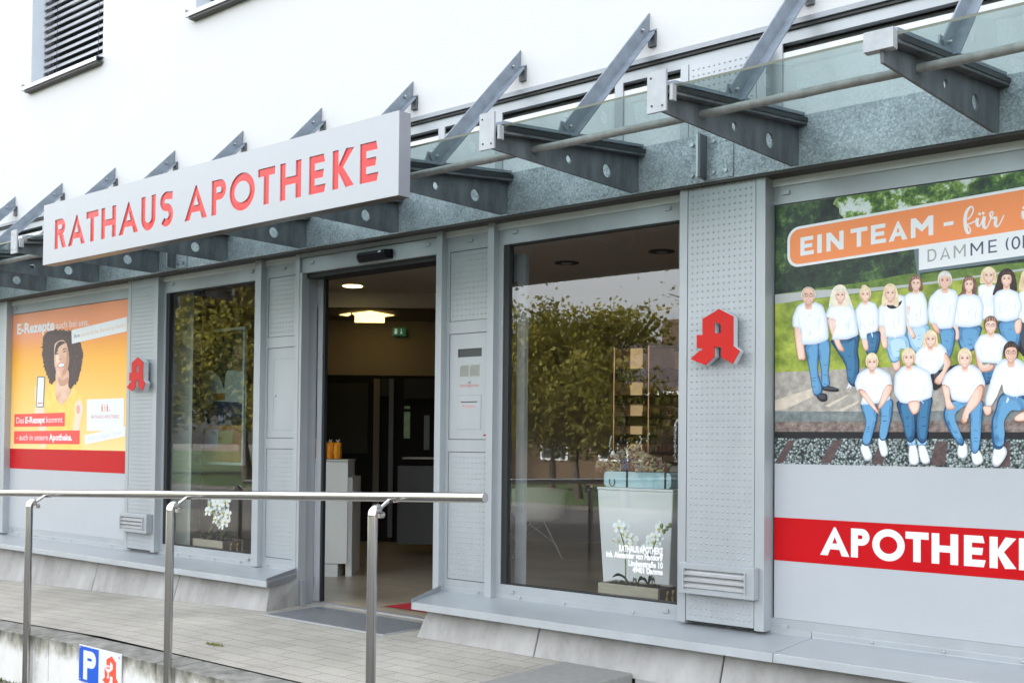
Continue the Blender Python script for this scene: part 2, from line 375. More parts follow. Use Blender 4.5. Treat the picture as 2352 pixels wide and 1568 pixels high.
# edge of the terrace: stained retaining wall with moss darkened coping
t = thing('retaining_wall', 'low white stained concrete wall carrying the paved terrace, mossy along its top', 'wall', (-8,-1.8,GZ))
segs = [-16,-14.2,-12.7,-11.2,-9.55,-9.38,-7.96,-7.79,-6.36,-6.19,-5.06,-4.89,-3.47]
for a, b in zip(segs, segs[1:]):
    m = MB(); za, zb = zf(a), zf(b)
    y0 = -1.80; y1 = -1.6202
    m.add([(a+.004,y0,GZ-.05),(b-.004,y0,GZ-.05),(b-.004,y1,GZ-.05),(a+.004,y1,GZ-.05),(a+.004,y0,za-.012),(b-.004,y0,zb-.012),(b-.004,y1,zb-.004),(a+.004,y1,za-.004)],
          [(3,2,1,0),(0,1,5,4),(1,2,6,5),(2,3,7,6),(3,0,4,7)], STAIN)
    m.add([(a+.004,y0,za-.012),(b-.004,y0,zb-.012),(b-.004,y1,zb-.004),(a+.004,y1,za-.004)], [(0,1,2,3)], COPING)
    m.build('wall_block', t, .006, loc=((a+b)/2,-1.8,(za+zb)/2-.012))
m = MB(); m.box(-3.45,-3.015,-1.82,-.385,GZ-.02,ZF+.006,SLAB)
tag(m.build('step_slab', bevel=.008, loc=(-3.2,-1,GZ)), 'dark worn concrete slab closing the right end of the terrace', 'step')
m = MB(); m.box(-3.015,-2.55,-1.82,-.385,GZ-.02,-1.325,CONC)
tag(m.build('step_slab', bevel=.008, loc=(-2.8,-1,GZ)), 'pale lower step beside the dark slab, below the plinth', 'step')
# entrance grating
MATG = mat('grating_steel', (.30,.32,.34), .42, .75, .1, 30)
t = thing('door_mat', 'grey steel grating let into the paving before the open door', 'door mat', (-5.3,-.25,ZF))
m = MB(); x0, x1, y0, y1 = -5.86, -4.72, -.49, -.03; z = ZF+.004
m.box(x0,x1,y0,y0+.012,z-.02,z+.004,ALU); m.box(x0,x1,y1-.012,y1,z-.02,z+.004,ALU); m.box(x0,x0+.012,y0+.012,y1-.012,z-.02,z+.004,ALU); m.box(x1-.012,x1,y0+.012,y1-.012,z-.02,z+.004,ALU)
m.build('mat_frame', t)
m = MB(); m.add([(x0,y0,z-.012+.013),(x1,y0,z+.001),(x1,y1,z+.001),(x0,y1,z+.001)], [(0,1,2,3)], BLACK)
y = y0+.02
while y < y1-.02:
    m.box(x0+.012,x1-.012,y,y+.011,z+.001,z+.006,MATG); y += .0245
x = x0+.03
while x < x1-.03:
    m.box(x,x+.004,y0+.012,y1-.012,z+.001,z+.0035,MATG); x += .03
m.build('grating', t)
# ================================================================== building
B = thing('pharmacy_building', 'white rendered building with a grey metal shop front and steel canopy', 'building', (-5,0,ZF))
ZR = 2.112                                   # top of shop front
wx = [(-10.295,-8.965,3.405,5.3), (-7.545,-6.2,3.448,5.3)]
m = MB()
fn = lambda u, v, h: (u, h, v)
m.prism([[(-18,ZR),(6,ZR),(6,11.5),(-18,11.5)]]+[[(a,c),(b,c),(b,d),(a,d)][::-1] for a, b, c, d in wx], fn, .03, .33, RENDER)
m.build('upper_wall', B)
for a, b, c, d in wx:
    w = thing('upper_window', None, None, ((a+b)/2, .03, c)); w.parent = B; w.location = Vector(w.location)-wloc(B)
    q = MB(); q.box(a,a+.006,.032,.20,c,d,REVEAL); q.box(b-.006,b,.032,.20,c,d,REVEAL); q.box(a,b,.032,.20,d-.006,d,REVEAL)
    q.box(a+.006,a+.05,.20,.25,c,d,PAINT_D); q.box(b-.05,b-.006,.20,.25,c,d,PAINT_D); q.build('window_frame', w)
    q = MB(); q.box(a+.05,b-.05,.235,.245,c,d,mat('dark_window_pane',(.012,.014,.016),.08)); q.build('window_pane', w)
    q = MB(); q.add([(a-.035,-.045,c+.0),(b+.02,-.045,c+.0),(b+.02,.2,c+.03),(a-.035,.2,c+.03),(a-.035,-.045,c-.035),(b+.02,-.045,c-.035),(b+.02,.032,c-.035),(a-.035,.032,c-.035)],
        [(0,1,2,3),(0,4,5,1),(4,7,6,5)], ALU)
    q.box(a-.035,a-.030,-.045,.03,c-.035,c+.03,ALU); q.box(a,b,-.03,.029,c-.055,c-.036,mat('sill_underside',(.10,.095,.09),.8)); q.build('window_sill', w)
    q = MB(); z = c+.055
    while z < d:
        q.add([(a+.012,.145,z-.022),(b-.012,.145,z-.022),(b-.012,.165,z+.020),(a+.012,.165,z+.020)], [(0,1,2,3)], ALU)
        q.add([(a+.012,.150,z-.025),(b-.012,.150,z-.025),(b-.012,.170,z+.017),(a+.012,.170,z+.017)], [(0,1,2,3)], ALU); z += .0695
    for xx in (a+.28, b-.28): q.box(xx,xx+.004,.140,.143,c+.03,d,BLACK)
    q.build('louvre_blind', w)
for nm, k in (('unseen_side_wall',(-18.3,-18,.03,14,GZ,11.5)),('unseen_side_wall',(6,6.3,.03,14,GZ,11.5)),('unseen_rear_wall',(-18.3,6.3,14,14.3,GZ,11.5)),('unseen_roof',(-18.4,6.4,-.05,14.4,11.5,11.8))): m = MB(); m.box(*k, RENDER); m.build(nm, B)  # unseen outer shell, added to keep sun from leaking into the rooms
# flashing and head rails above the canopy
m = MB(); m.box(-18,6,-.045,.03,2.088,2.114,mat('zinc_flashing',(.27,.29,.31),.5,.5,.1,8)); m.box(-18,6,-.03,.03,2.072,2.087,BLACK)
m.build('flashing', B)
m = MB(); m.box(-18,6,-.012,.03,2.015,2.071,PAINT); m.box(-18,6,.06,.09,1.965,2.014,mat('dark_slot',(.15,.155,.165),.6)); m.box(-18,6,-.012,.03,1.30,1.968,mat('transom_film',(.66,.69,.71),.22,0,.02,3)) 
for x in (-13.0,-11.8,-9.9,-9.2,-7.87,-6.56,-6.1,-4.76,-4.28,-3.4,-2.445,-1.05,-.34): m.box(x,x+.055,-.022,-.012,1.36,2.014,PAINT)
m.build('transom_rail', B)
DOT = .0305
def dots(mb, x0, x1, z0, z1, y, nx=None):
    n = nx or int((x1-x0)/DOT); sx = (x1-x0)/n; k = int((z1-z0)/.033); r = .0062
    for i in range(n):
        for j in range(k):
            cx, cz = x0+(i+.5)*sx, z0+(j+.5)*(z1-z0)/k
            vs = [(cx+r*math.cos(a*math.pi/3), y-.0005, cz+r*math.sin(a*math.pi/3)) for a in range(6)]+[(cx+.6*r*math.cos(a*math.pi/3), y-.0042, cz+.6*r*math.sin(a*math.pi/3)) for a in range(6)]
            mb.add(vs, [(a,(a+1) % 6,6+(a+1) % 6,6+a) for a in range(6)]+[(6,7,8,9,10,11)], PAINT, True)
def pillar(xa, xb, yf):
    m = MB(); zb, zt = -.915, 2.0
    m.box(xa,xa+.048,yf,.03,zb,zt,PAINT); m.box(xb-.052,xb,yf,.03,zb,zt,PAINT); m.box(xa+.048,xb-.052,yf+.022,.02,zb,zt,BLACK)
    o = m.build('pillar', B, .003, loc=((xa+xb)/2,0,zb))
    m = MB(); m.box(xa+.052,xb-.055,yf+.003,yf+.02,zb+.012,zt-.005,PAINT); dots(m, xa+.062, xb-.064, zb+.03, zt-.02, yf+.003, 12); m.build('dimpled_cladding', o)
pillar(-10.98,-10.50,-.06); pillar(-8.325,-7.872,-.06); pillar(-2.937,-2.445,-.09); pillar(-.34,.12,-.09)
def mullion(xa, xb, zb, yf=-.05):
    m = MB(); m.box(xa,xb,yf,.06,zb,1.62,PAINT); m.build('mullion', B, .003, loc=(xa,0,zb))
mullion(-6.600,-6.528,-.925); mullion(-6.131,-6.088,zf(-6.1)); mullion(-4.740,-4.690,-.945); mullion(-4.308,-4.256,-.93)
def clip_caps(m, xs, zs, y=0):
    for x in xs:
        for z in zs: m.box(x-.019,x+.019,y-.011,y+.002,z-.009,z+.009,PAINT)
def win(xa, xb, ga, gb, capx, y=0):
    """a fixed shop window: frame, gasket, pane"""
    m = MB(); m.box(xa,xb,y,y+.07,1.314,1.62,PAINT); m.box(xa,xb,y,y+.07,1.207,1.309,PAINT); m.box(xa,xb,y+.012,y+.06,1.309,1.314,BLACK)
    m.box(xa,xb,y,y+.07,-.925,-.846,PAINT); m.box(xa,ga-.008,y,y+.07,-.846,1.207,PAINT); m.box(gb+.003,xb,y+.003,y+.07,-.846,1.207,PAINT)
    clip_caps(m, capx, (1.275,-.885), y)
    o = m.build('window_frame', B, loc=(xa,y,-.925))
    m = MB(); e = .012
    m.box(ga-.008,ga+.034,y+.006,y+.05,-.846,1.207,BLACK); m.box(gb-.006,gb+.003,y+.006,y+.05,-.846,1.207,BLACK); m.box(ga+.034,gb-.006,y+.008,y+.05,1.199,1.207,BLACK); m.box(ga+.034,gb-.006,y+.008,y+.05,-.846,-.839,BLACK)
    m.build('gasket', o)
    m = MB(); m.add([(ga+.03,y+.022,-.842),(gb-.004,y+.022,-.842),(gb-.004,y+.022,1.202),(ga+.03,y+.022,1.202)], [(0,1,2,3)], GL_SHOP); m.build('window_pane', o)
    return o
win(-7.872,-6.600,-7.838,-6.641,(-7.75,-6.70))
win2 = win(-4.256,-2.937,-4.214,-2.976,(-4.13,-3.06))
def panel_col(xa, xb, tag_):
    m = MB(); y = .004
    m.box(xa,xb,.012,.05,-.925,1.62,BLACK)
    for z0, z1 in ((-.925,-.853),(-.053,.022),(.688,.765),(1.208,1.30)): m.box(xa,xb,y-.004,y+.03,z0,z1,PAINT)
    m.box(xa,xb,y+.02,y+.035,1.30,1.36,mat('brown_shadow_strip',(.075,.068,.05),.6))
    m.box(xa,xa+.026,y-.0035,y+.03,-.853,1.208,PAINT)
    cx = (xa+xb)/2+.01; clip_caps(m, (cx,), (1.265,), 0)
    o = m.build('panel_frame', B, loc=(xa,0,-.925))
    for z0, z1 in ((-.849,-.057),(.769,1.204)):
        m = MB(); m.box(xa+.030,xb,.004,.012,z0,z1,PAINT); dots(m, xa+.04, xb-.006, z0+.015, z1-.012, .004, 10); m.build('dimpled_panel', o)
    return o
pA = panel_col(-6.528,-6.131,'A'); pB = panel_col(-4.690,-4.308,'B')
m = MB(); m.box(-6.498,-6.131,.004,.012,.026,.684,PAINT); m.build('plain_panel', pA)
GROOVE = mat('panel_groove', (.20,.215,.235), .5)
m = MB()
for a, b, c, d in ((-6.43,-6.19,.600,.602),(-6.43,-6.19,.080,.082)): m.box(a,b,.0032,.0045,c,d,GROOVE)
for x in (-6.431,-6.189): m.box(x,x+.0015,.0032,.0045,.08,.602,GROOVE)
m.ball((-6.405,.0,.335), .010, ALU); m.build('flush_door', pA)
# night bell panel: letter slot opening, speaker grille, bell push, prescription flap
LET = mat('faded_red_lettering', (.58,.22,.20), .6)
sl_ = (-4.592,-4.393,.538,.590)
m = MB(); m.prism([[(-4.66,.026),(-4.308,.026),(-4.308,.684),(-4.66,.684)],[(sl_[0],sl_[2]),(sl_[0],sl_[3]),(sl_[1],sl_[3]),(sl_[1],sl_[2])]], fn, .004, .010, PAINT)
m.box(sl_[0]-.01,sl_[1]+.01,.011,.0119,sl_[2]-.01,sl_[3]+.01,mat('slot_recess',(.05,.055,.06),.4,.3))
m.build('plain_panel', pB)
m = MB()
for x in (-4.574,-4.490):
    m.box(x,x+.079,.001,.0045,.412,.492,mat('grille_plate',(.42,.43,.40),.4,.3))
    for k in range(-3, 7):
        a = x+.002+k*.0125; p0, p1 = a, a+.055
        q = [(p0,.0006,.417),(p0+.005,.0006,.417),(p1+.005,.0006,.487),(p1,.0006,.487)]
        lo, hi = x+.003, x+.076; 
        c = []
        for (px, py, pz) in q:
            if px < lo: pz = pz+(lo-px)*.07/.055 if pz < .45 else pz; px = lo
            if px > hi: pz = pz-(px-hi)*.07/.055 if pz > .45 else pz; px = hi
            c.append((px,py,min(.487,max(.417,pz))))
        m.add(c, [(0,1,2,3)], BLACK)
m.build('speaker_grille', pB)
m = MB(); m.ball((-4.494,.0,.383), .0085, ALU); m.tube([(-4.494,-.0005,.383),(-4.494,.004,.383)], .011, ALU, 14); m.build('bell_push', pB)
m = MB(); put_text(m, 'Nachtglocke', (-4.572,.351), (-4.415,.351), .021, LET, .0028); put_text(m, 'Rezepte', (-4.547,.221), (-4.440,.221), .022, LET, .0016)
m.box(-4.372,-4.352,.003,.0042,.046,.056,RED); m.build('lettering', pB)
m = MB()
for a, b, c, d in ((-4.594,-4.393,.297,.299),(-4.594,-4.393,.086,.0875),(-4.594,-4.5925,.086,.299),(-4.3945,-4.393,.086,.299)): m.box(a,b,.0032,.0045,c,d,GROOVE)
m.box(-4.5925,-4.3945,.002,.0042,.0875,.297,PAINT); m.box(-4.562,-4.424,.0012,.0022,.254,.260,BLACK); m.build('prescription_flap', pB)
# door: head box, jamb, two sliding leaves
m = MB(); m.box(-6.088,-4.740,-.03,.10,1.202,1.305,PAINT); m.box(-6.088,-4.740,-.045,.08,1.312,1.62,PAINT); m.box(-6.088,-4.740,-.01,.09,1.305,1.312,BLACK); m.box(-6.088,-4.740,.0,.16,1.17,1.202,BLACK)
clip_caps(m, (-5.97,-4.83), (1.27,), -.03); m.build('door_head', B, loc=(-5.4,0,1.2))
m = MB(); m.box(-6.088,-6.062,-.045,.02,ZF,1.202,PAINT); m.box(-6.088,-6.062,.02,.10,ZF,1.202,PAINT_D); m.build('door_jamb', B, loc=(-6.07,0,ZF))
m = MB(); m.box(-6.1,-4.70,-.012,.012,ZF-.02,ZF+.008,ALU); m.box(-6.1,-4.70,.10,.15,ZF-.02,ZF+.006,ALU); m.build('threshold', B)
def leaf(xa, xb, y, stile_right=.05):
    m = MB(); z0, z1 = ZF+.015, 1.17
    m.box(xa,xa+.045,y,y+.035,z0,z1,ALU); m.box(xb-stile_right,xb,y,y+.035,z0,z1,ALU); m.box(xa+.045,xb-stile_right,y,y+.035,z0,z0+.08,ALU); m.box(xa+.045,xb-stile_right,y,y+.035,z1-.17,z1,ALU)
    o = m.build('sliding_door', B, loc=(xa,y,z0))
    m = MB(); m.add([(xa+.045,y+.015,z0+.08),(xb-stile_right,y+.015,z0+.08),(xb-stile_right,y+.015,z1-.17),(xa+.045,y+.015,z1-.17)], [(0,1,2,3)], GL_SHOP); m.build('door_pane', o); return o
xl = on_y(crop(1024,1366,2.2965)(605,400), .10).x
lf = leaf(xl-.75, xl, .10); m = MB(); m.box(xl+.001,xl+.024,.105,.13,ZF+.015,1.17,BLACK); m.build('rubber_edge', lf)
zq = crop(1950,1500,1403/850)
xr1 = on_y(zq(237,700), .13).x
lf2 = leaf(-4.80, xr1+.0, .13, .062)
m = MB()
for ch, a, b in (('N',820,905),('R',940,1000),('R',1040,1102)):
    c9 = crop(1750,1350,941/300); p0 = on_y(c9(874,b), .143); p1 = on_y(c9(918,b-2), .143); put_text(m, ch, (p0.x,p0.z), (p1.x,p1.z), (b-a)/941*300/1.7415/2480*(p0.x*-.637+5.143*.771), PWHITE, .143)
m.build('lettering', lf2)
# window sill, plinth
def sill(xa, xb, lipl=False, lipr=False):
    SKL = .145/.42 if lipl else 0; SKR = .17/.42 if lipr else 0
    m = MB(lambda p: (p[0]+(-p[1]-.42)*-1*0+((-.42-p[1])*SKL*-1*-1 if p[0] < (xa+xb)/2 else (-.42-p[1])*SKR), p[1], p[2])); p = [(-.005,-.898),(-.005,-.928),(-.42,-.944),(-.424,-.985),(-.415,-.985),(-.40,-.96),(.02,-.94),(.02,-.898)]
    m.prism([[q for q in p]], lambda u, v, h: (h, u, v), xa, xb, PAINT)
    for x, on in ((xa, lipl), (xb-.004, lipr)):
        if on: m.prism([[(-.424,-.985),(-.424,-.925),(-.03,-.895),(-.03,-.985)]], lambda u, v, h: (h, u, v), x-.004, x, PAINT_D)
    for x in np.arange(xa+.3, xb-.1, .33): m.ball((x,-.012,-.912), .007, ALU, nu=6, nv=4)
    m.build('window_ledge', B, .0025, loc=((xa+xb)/2,-.2,-.93))
sill(-11.9,-8.9); sill(-8.897,-5.925,False,True); sill(-4.55,-2.235,True); sill(-2.232,.8)
def plinth(xa, xb, skew0=0, skew1=0):
    m = MB(); za, zb = zf(xa)-.02, zf(xb)-.02
    m.add([(xa,-.385,za),(xb,-.385,zb),(xb-skew1,-.315,-.975),(xa+skew1*0+skew0,-.315,-.975),(xa-skew0*2,.0,za),(xb-skew1*2,.0,zb),(xb-skew1*2,.0,-.975),(xa-skew0*2,.0,-.975)],
          [(0,1,2,3),(1,5,6,2),(0,3,7,4),(3,2,6,7),(4,7,6,5)], CONC)
    o = m.build('plinth', B, .005, loc=((xa+xb)/2,-.35,za))
for a, b in ((-12.6,-11.46),(-11.45,-10.33),(-10.324,-9.41),(-9.402,-8.258),(-8.25,-7.096),(-7.088,-5.98),(-4.555,-3.667),(-3.658,-2.537),(-2.528,-1.41),(-1.40,-.28),(-.27,.8)): plinth(a, b, .05 if a == -4.555 else 0, .05 if b == -5.98 else 0)
m = MB(); m.box(-12.6,-6.10,-.30,-.02,-1.5,-.976,mat('joint_dark',(.15,.12,.085),.9)); m.box(-4.55,.8,-.30,-.02,-1.5,-.976,MATS['joint_dark']); m.box(-6.02,-5.99,-.06,-.03,ZF,-.976,PAINT_D); m.build('plinth_core', B)
m = MB(); m.box(-3.0,.8,-.385,-.02,-1.52,-1.175,CONC); m.build('plinth_foot', B)
# dado under the display fields left of the posters and right end
def field(xa, xb):
    m = MB(); m.box(xa,xb,.0,.06,1.312,1.62,PAINT); m.box(xa,xb,.02,.06,1.302,1.312,BLACK); m.box(xa,xb,.0,.06,1.212,1.302,PAINT); m.box(xa,xb,.0,.06,-.925,-.853,PAINT); m.box(xa,xb,.014,.06,-.853,1.212,BLACK)
    clip_caps(m, (xa+.07,xb-.07), (1.265,-.89)); m.build('field_frame', B, loc=(xa,0,-.925))
field(-10.50,-8.325); field(-2.445,-.34); field(.12,2.2); field(-13.1,-10.98)
for xa, xb in ((.12,2.2),(-13.1,-10.98)): m = MB(); m.box(xa,xb,.002,.013,-.853,1.212,PANEL); m.build('blank_panel', B)
for xa, xb in ((2.2,6),(-18,-13.1)): m = MB(); m.box(xa,xb,-.02,.3,GZ,ZR,RENDER); m.build('ground_floor_wall', B)
# ================================================================== canopy
C = thing('glass_canopy', 'galvanised steel canopy with glass panes over the shop front', 'canopy', (-5,-.11,1.36))
BX = [-3.178+.9185*k for k in range(-9, 5)]
m = MB(); x0, x1 = -12.4, 1.2
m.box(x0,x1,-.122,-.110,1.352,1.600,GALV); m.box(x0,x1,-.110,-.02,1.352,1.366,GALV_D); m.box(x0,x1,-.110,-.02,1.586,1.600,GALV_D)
m.build('channel_beam', C)
m = MB(); m.box(x0,x1,-.118,.0,1.338,1.351,mat('dark_brown_strip',(.05,.045,.04),.7)); m.build('underbeam_strip', C)  # thin dark brown strip along the underside of the beam
for xj in (-2.765,-7.53,-11.6):
    m = MB(); m.box(xj-.012,xj-.001,-.20,-.123,1.366,1.586,ALU); m.box(xj+.001,xj+.012,-.20,-.123,1.366,1.586,GALV_D)
    m.box(xj+.012,xj+.16,-.128,-.1225,1.36,1.59,GALV)
    for dx in (-.075,.05,.12):
        for z in (1.395,1.555):
            m.tube([(xj+dx,-.136,z),(xj+dx,-.1225,z)], .011, BOLT, 6)
    m.build('splice_plate', C)
SK = .075
def skx(x0, y): return x0+SK*(y+.11)
def hole(cy, cz, r, n=16): return [(cy+r*math.cos(2*math.pi*i/n), cz+r*math.sin(2*math.pi*i/n)) for i in range(n)]
def bracket(x0, plate=True):
    e = MB(); web = [(-.11,1.365),(-.17,1.345),(-1.235,1.366),(-1.245,1.43),(-.122,1.548)]
    t = .006
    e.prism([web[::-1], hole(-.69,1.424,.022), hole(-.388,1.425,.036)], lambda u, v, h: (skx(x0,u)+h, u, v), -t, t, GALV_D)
    o = e.build('bracket', C, loc=(x0,-.11,1.36))
    e = MB(); top = lambda y: 1.432+(-1.245-y)*-.1045
    fl = lambda ya, yb, w, d0, d1: ([(skx(x0,y)+sx*w, y, top(y)+d) for y in (ya,yb) for sx in (-1,1) for d in (d0,d1)], [(0,1,3,2),(4,6,7,5),(0,4,5,1),(2,3,7,6),(0,2,6,4),(1,5,7,3)])
    e.add(*fl(-1.245,-.123,.048,.0,.012), GALV_D); e.build('flange', o)
    e = MB(); e.add(*fl(-1.19,-.12,.052,.0125,.034), BLACK); e.add(*fl(-1.19,-.12,.036,.047,.062), STRUT); e.build('glazing_bar', o)
    e = MB(); y = -1.25
    if plate:
        e.box(skx(x0,y)-.048,skx(x0,y)+.042,y-.012,y,1.357,1.528,PLATE)
        for sx, z in ((-.025,1.385),(.025,1.38),(-.03,1.50)): e.tube([(skx(x0,y)+sx,y-.0135,z),(skx(x0,y)+sx,y-.011,z)], .005, BLACK, 8)
        e.box(skx(x0,y)+.052,skx(x0,y)+.066,y+.0,y+.03,1.40,1.465,PLATE)
    else:
        e.box(skx(x0,y)-.058,skx(x0,y)+.05,y-.012,y+.03,1.407,1.478,PLATE)
    e.build('end_plate', o)
    return o
def strut(x0):
    xa = x0+.014-.045; p0 = Vector((0,-.73,1.555)); p1 = Vector((0,.025,2.335)); d = (p1-p0).normalized(); n = Vector((0,-d.z,d.y)); 
    e = MB(); w = .034
    q = [p0+n*w, p0-n*w, p1-n*w, p1+n*w]
    # cut the upper end vertical against the wall
    q[2] = p0-n*w+d*((.028-(p0-n*w).y)/d.y); q[3] = p0+n*w+d*((.028-(p0+n*w).y)/d.y)
    e.prism([[(v.y,v.z) for v in q]], lambda u, v, h: (xa+h, u, v), -.004, .004, STRUT)
    q2 = [p0-n*w, p0-n*(w+.008), p0-n*(w+.008)+d*((.028-(p0-n*(w+.008)).y)/d.y), q[2]]
    e.prism([[(v.y,v.z) for v in q2]], lambda u, v, h: (xa+h, u, v), -.004, .05, STRUT)
    o = e.build('strut', C, loc=(xa,0,2.2))
    for p in (Vector((0,-.706,1.583)), Vector((0,-.055,2.262))): e = MB(); e.tube([(xa-.02,p.y,p.z),(xa+.016,p.y,p.z)], .009, BOLT, 6); e.ball((xa+.016,p.y,p.z), .009, BOLT, nu=8, nv=4); e.build('bolt', o)
    e = MB(); e.box(xa+.004,xa+.05,.010,.029,2.19,2.275,GALV_D); e.build('wall_plate', o)
    e = MB(); e.prism([[(-.80,1.492),(-.62,1.512),(-.66,1.60),(-.76,1.60)]], lambda u, v, h: (xa+h, u, v), -.012, -.005, STRUT); e.build('gusset', o)
for i, x in enumerate(BX):
    bracket(x, abs(x+1.34) > .1); strut(x)
for a, b in zip(BX, BX[1:]):
    e = MB(); zt = lambda y: 1.432+(-1.245-y)*-.1045+.036
    ya, yb = -1.185, -.02; g0, g1 = .006, -.006
    V_ = [(skx(a,ya)+g0,ya,zt(ya)),(skx(b,ya)+g1,ya,zt(ya)),(skx(b,yb)+g1,yb,zt(yb)),(skx(a,yb)+g0,yb,zt(yb))]
    e.add([(p[0],p[1],p[2]+.005) for p in V_], [(0,1,2,3)], GL_CAN)
    e.add([V_[0],V_[1],(V_[1][0],ya,V_[1][2]+.010),(V_[0][0],ya,V_[0][2]+.010)], [(0,1,2,3)], mat('glass_edge_green',(.10,.115,.075),.3))
    e.build('glass_pane', C, recalc=False)
    e = MB(); n = 14; k = [(skx(a,-.95)-.004+(b-a+.008)*i/n, -.95, 1.417+random.uniform(-.001,.001)) for i in range(n+1)]
    e.tube(k, .0185, TUBE, 12); e.tube([Vector(k[7]),Vector(k[7])+Vector((.012,0,0))], .0198, TUBE, 12); e.build('tie_tube', C)
# ================================================================== big lettered sign
YS = -1.33
sx0, sx1 = on_y((100,540), YS).x, on_y((916,345), YS).x
sz0, sz1 = 1.2035, 1.6195
SG = thing('shop_sign', 'long white box sign with recessed red capitals reading RATHAUS APOTHEKE', 'sign', ((sx0+sx1)/2, YS, sz0))
t5_, t6_, t2_ = crop(0,683,2.2965), crop(1024,683,2.2965), crop(1024,0,2.2965)
spec = [('R',t5_(500,725),t5_(607,700)),('A',t5_(623,697),t5_(780,662)),('T',t5_(789,640),t5_(900,640)),('H',t5_(927,632),t5_(1062,600)),('A',t5_(1089,590),t5_(1267,550)),('U',t5_(1297,400),t5_(1429,400)),('S',t5_(1464,470),t5_(1593,300)),
        ('A',t5_(1694,457),t5_(1902,412)),('P',t5_(1941,408),t5_(2076,250)),('O',t5_(2108,220),t5_(2341,180)),('T',t6_(18,80),t6_(174,80)),('H',t6_(218,270),t6_(413,225)),('E',t6_(485,208),t6_(640,115)),('K',t6_(700,163),t6_(898,105)),('E',t6_(952,105),t6_(1125,5))]
zl0, zl1 = 1.297, 1.498
loops = []; islands = []
for ch, a, b in spec:
    xa, xb = on_y(a, YS).x, on_y(b, YS).x; h = zl1-zl0
    o0, o1 = (-.006, .012) if ch in 'OSU' else (0, 0)
    L_ = capital(ch, xb-xa, h+o1, .0465, .012)
    for i, lp in enumerate(L_):
        lp = [(xa+p[0], zl0+o0*(ch != 'U')+p[1]-(.006 if ch == 'U' else 0)) for p in lp]
        (loops if i == 0 else islands).append(lp)
m = MB(); SF = lambda u, v, h: (u, YS+h, v)
m.prism([[(sx0,sz0),(sx1,sz0),(sx1,sz1),(sx0,sz1)]]+loops, SF, 0, .007, SIGNW, front_only=True)
for lp in islands: m.prism([lp], SF, 0, .007, SIGNW, front_only=True)
fo = m.build('sign_face', SG, loc=((sx0+sx1)/2, YS, sz0), recalc=False)
m = MB(); m.box(sx0+.02,sx1-.02,YS+.0065,YS+.018,sz0+.04,sz1-.04,ACRYL); m.build('lettering', SG)
SIDE = mat('sign_side_grey', (.27,.28,.315), .5, .2, .03, 4)
m = MB(); T_ = .002; yb = YS+.078
m.box(sx1+.0005,sx1+T_,YS,yb,sz0,sz1,SIDE); m.box(sx0-T_,sx0-.0005,YS,yb,sz0,sz1,SIDE); m.box(sx0,sx1,YS+.001,yb,sz1-.002,sz1+.0005,SIDE); m.box(sx0,sx1,YS+.001,yb,sz0-.0005,sz0+.002,mat('sign_underside',(.19,.17,.15),.35,.3)); m.box(sx0,sx1,yb-.003,yb+.0,sz0+.003,sz1-.003,mat('shaded_sign_back',(.085,.075,.06),.6))  # the back's shade is put into its dark brown colour
m.build('sign_box', SG)
# ================================================================== pharmacy emblems
EM = [(690,335),(915,450),(915,915),(1015,990),(905,1195),(722,1085),(722,930),(620,930),(620,1085),(475,1215),(240,1120),(385,985),(425,985),(425,950),(340,948),(340,742),(430,742),(430,490)]
EMH = [(622,535),(720,580),(720,712),(622,716)]
ce = crop(2700,1150,3.92)
def emblem_pts(Y):
    return [[(on_y(ce(*p), Y).x, on_y(ce(*p), Y).z) for p in lp] for lp in (EM, EMH)]
EP = emblem_pts(-.16)
def emblem(label, dx, dz, yf, yb):
    L_ = [[(p[0]+dx, p[1]+dz) for p in lp] for lp in EP]
    t = thing('pharmacy_emblem', label, 'emblem', (sum(p[0] for p in L_[0])/18, yf, L_[0][4][1]), 'red letter A emblems on the pillars')
    e = MB(); e.prism([L_[0][::-1], L_[1][::-1]], fn, yf, yf+.004, EMBLEM); e.build('red_face', t)
    e = MB(); e.prism([L_[0][::-1], L_[1][::-1]], fn, yf+.004, yb, mat('emblem_side',(.62,.65,.68),.4,.1)); e.build('letter_body', t)
emblem('large red letter A emblem on the pillar between the wide window and the team photo', 0, 0, -.16, -.115)
p2 = on_y(crop(0,1366,2.2965)(1157,420), -.14); a2 = min(EP[0], key=lambda p: p[0])
emblem('red letter A emblem on the pillar beside the orange poster', p2.x-a2[0], p2.z-a2[1], -.135, -.085)
# ================================================================== vents
LOUV = mat('bright_louvre', (.66,.67,.68), .3, .2)
def vent(xa, xb, za, zb, yb, label):
    t = thing('air_vent', label, 'vent', ((xa+xb)/2, yb, za), 'louvred metal vents low on the pillars')
    e = MB(); yf = yb-.055; ix0, ix1, iz0, iz1 = xa+.035, xb-.045, za+.03, zb-.032
    e.prism([[(xa,za),(xb,za),(xb,zb),(xa,zb)],[(ix0,iz0),(ix0,iz1),(ix1,iz1),(ix1,iz0)]], fn, yf, yb, PAINT); e.build('vent_hood', t, .003)
    e = MB(); e.box(ix0,ix1,yb-.012,yb-.004,iz0,iz1,mat('vent_dark',(.09,.10,.10),.6)); 
    h = (iz1-iz0)
    for i in range(3):
        z = iz0+h*(i+.15)/3; k = .030
        e.add([(ix0,yf-.006,z-.002),(ix1,yf-.006,z-.002),(ix1,yf+.030,z+k-.002),(ix0,yf+.030,z+k-.002)], [(0,1,2,3)], LOUV)
        e.add([(ix0,yf-.006,z-.002),(ix1,yf-.006,z-.002),(ix1,yf-.006,z+.012),(ix0,yf-.006,z+.012)], [(0,1,2,3)], ALU)
    for x in (ix0-.004, ix1-.002): e.box(x,x+.006,yf-.014,yf+.03,iz0-.004,iz1+.006,ALU)
    e.build('louvre', t)
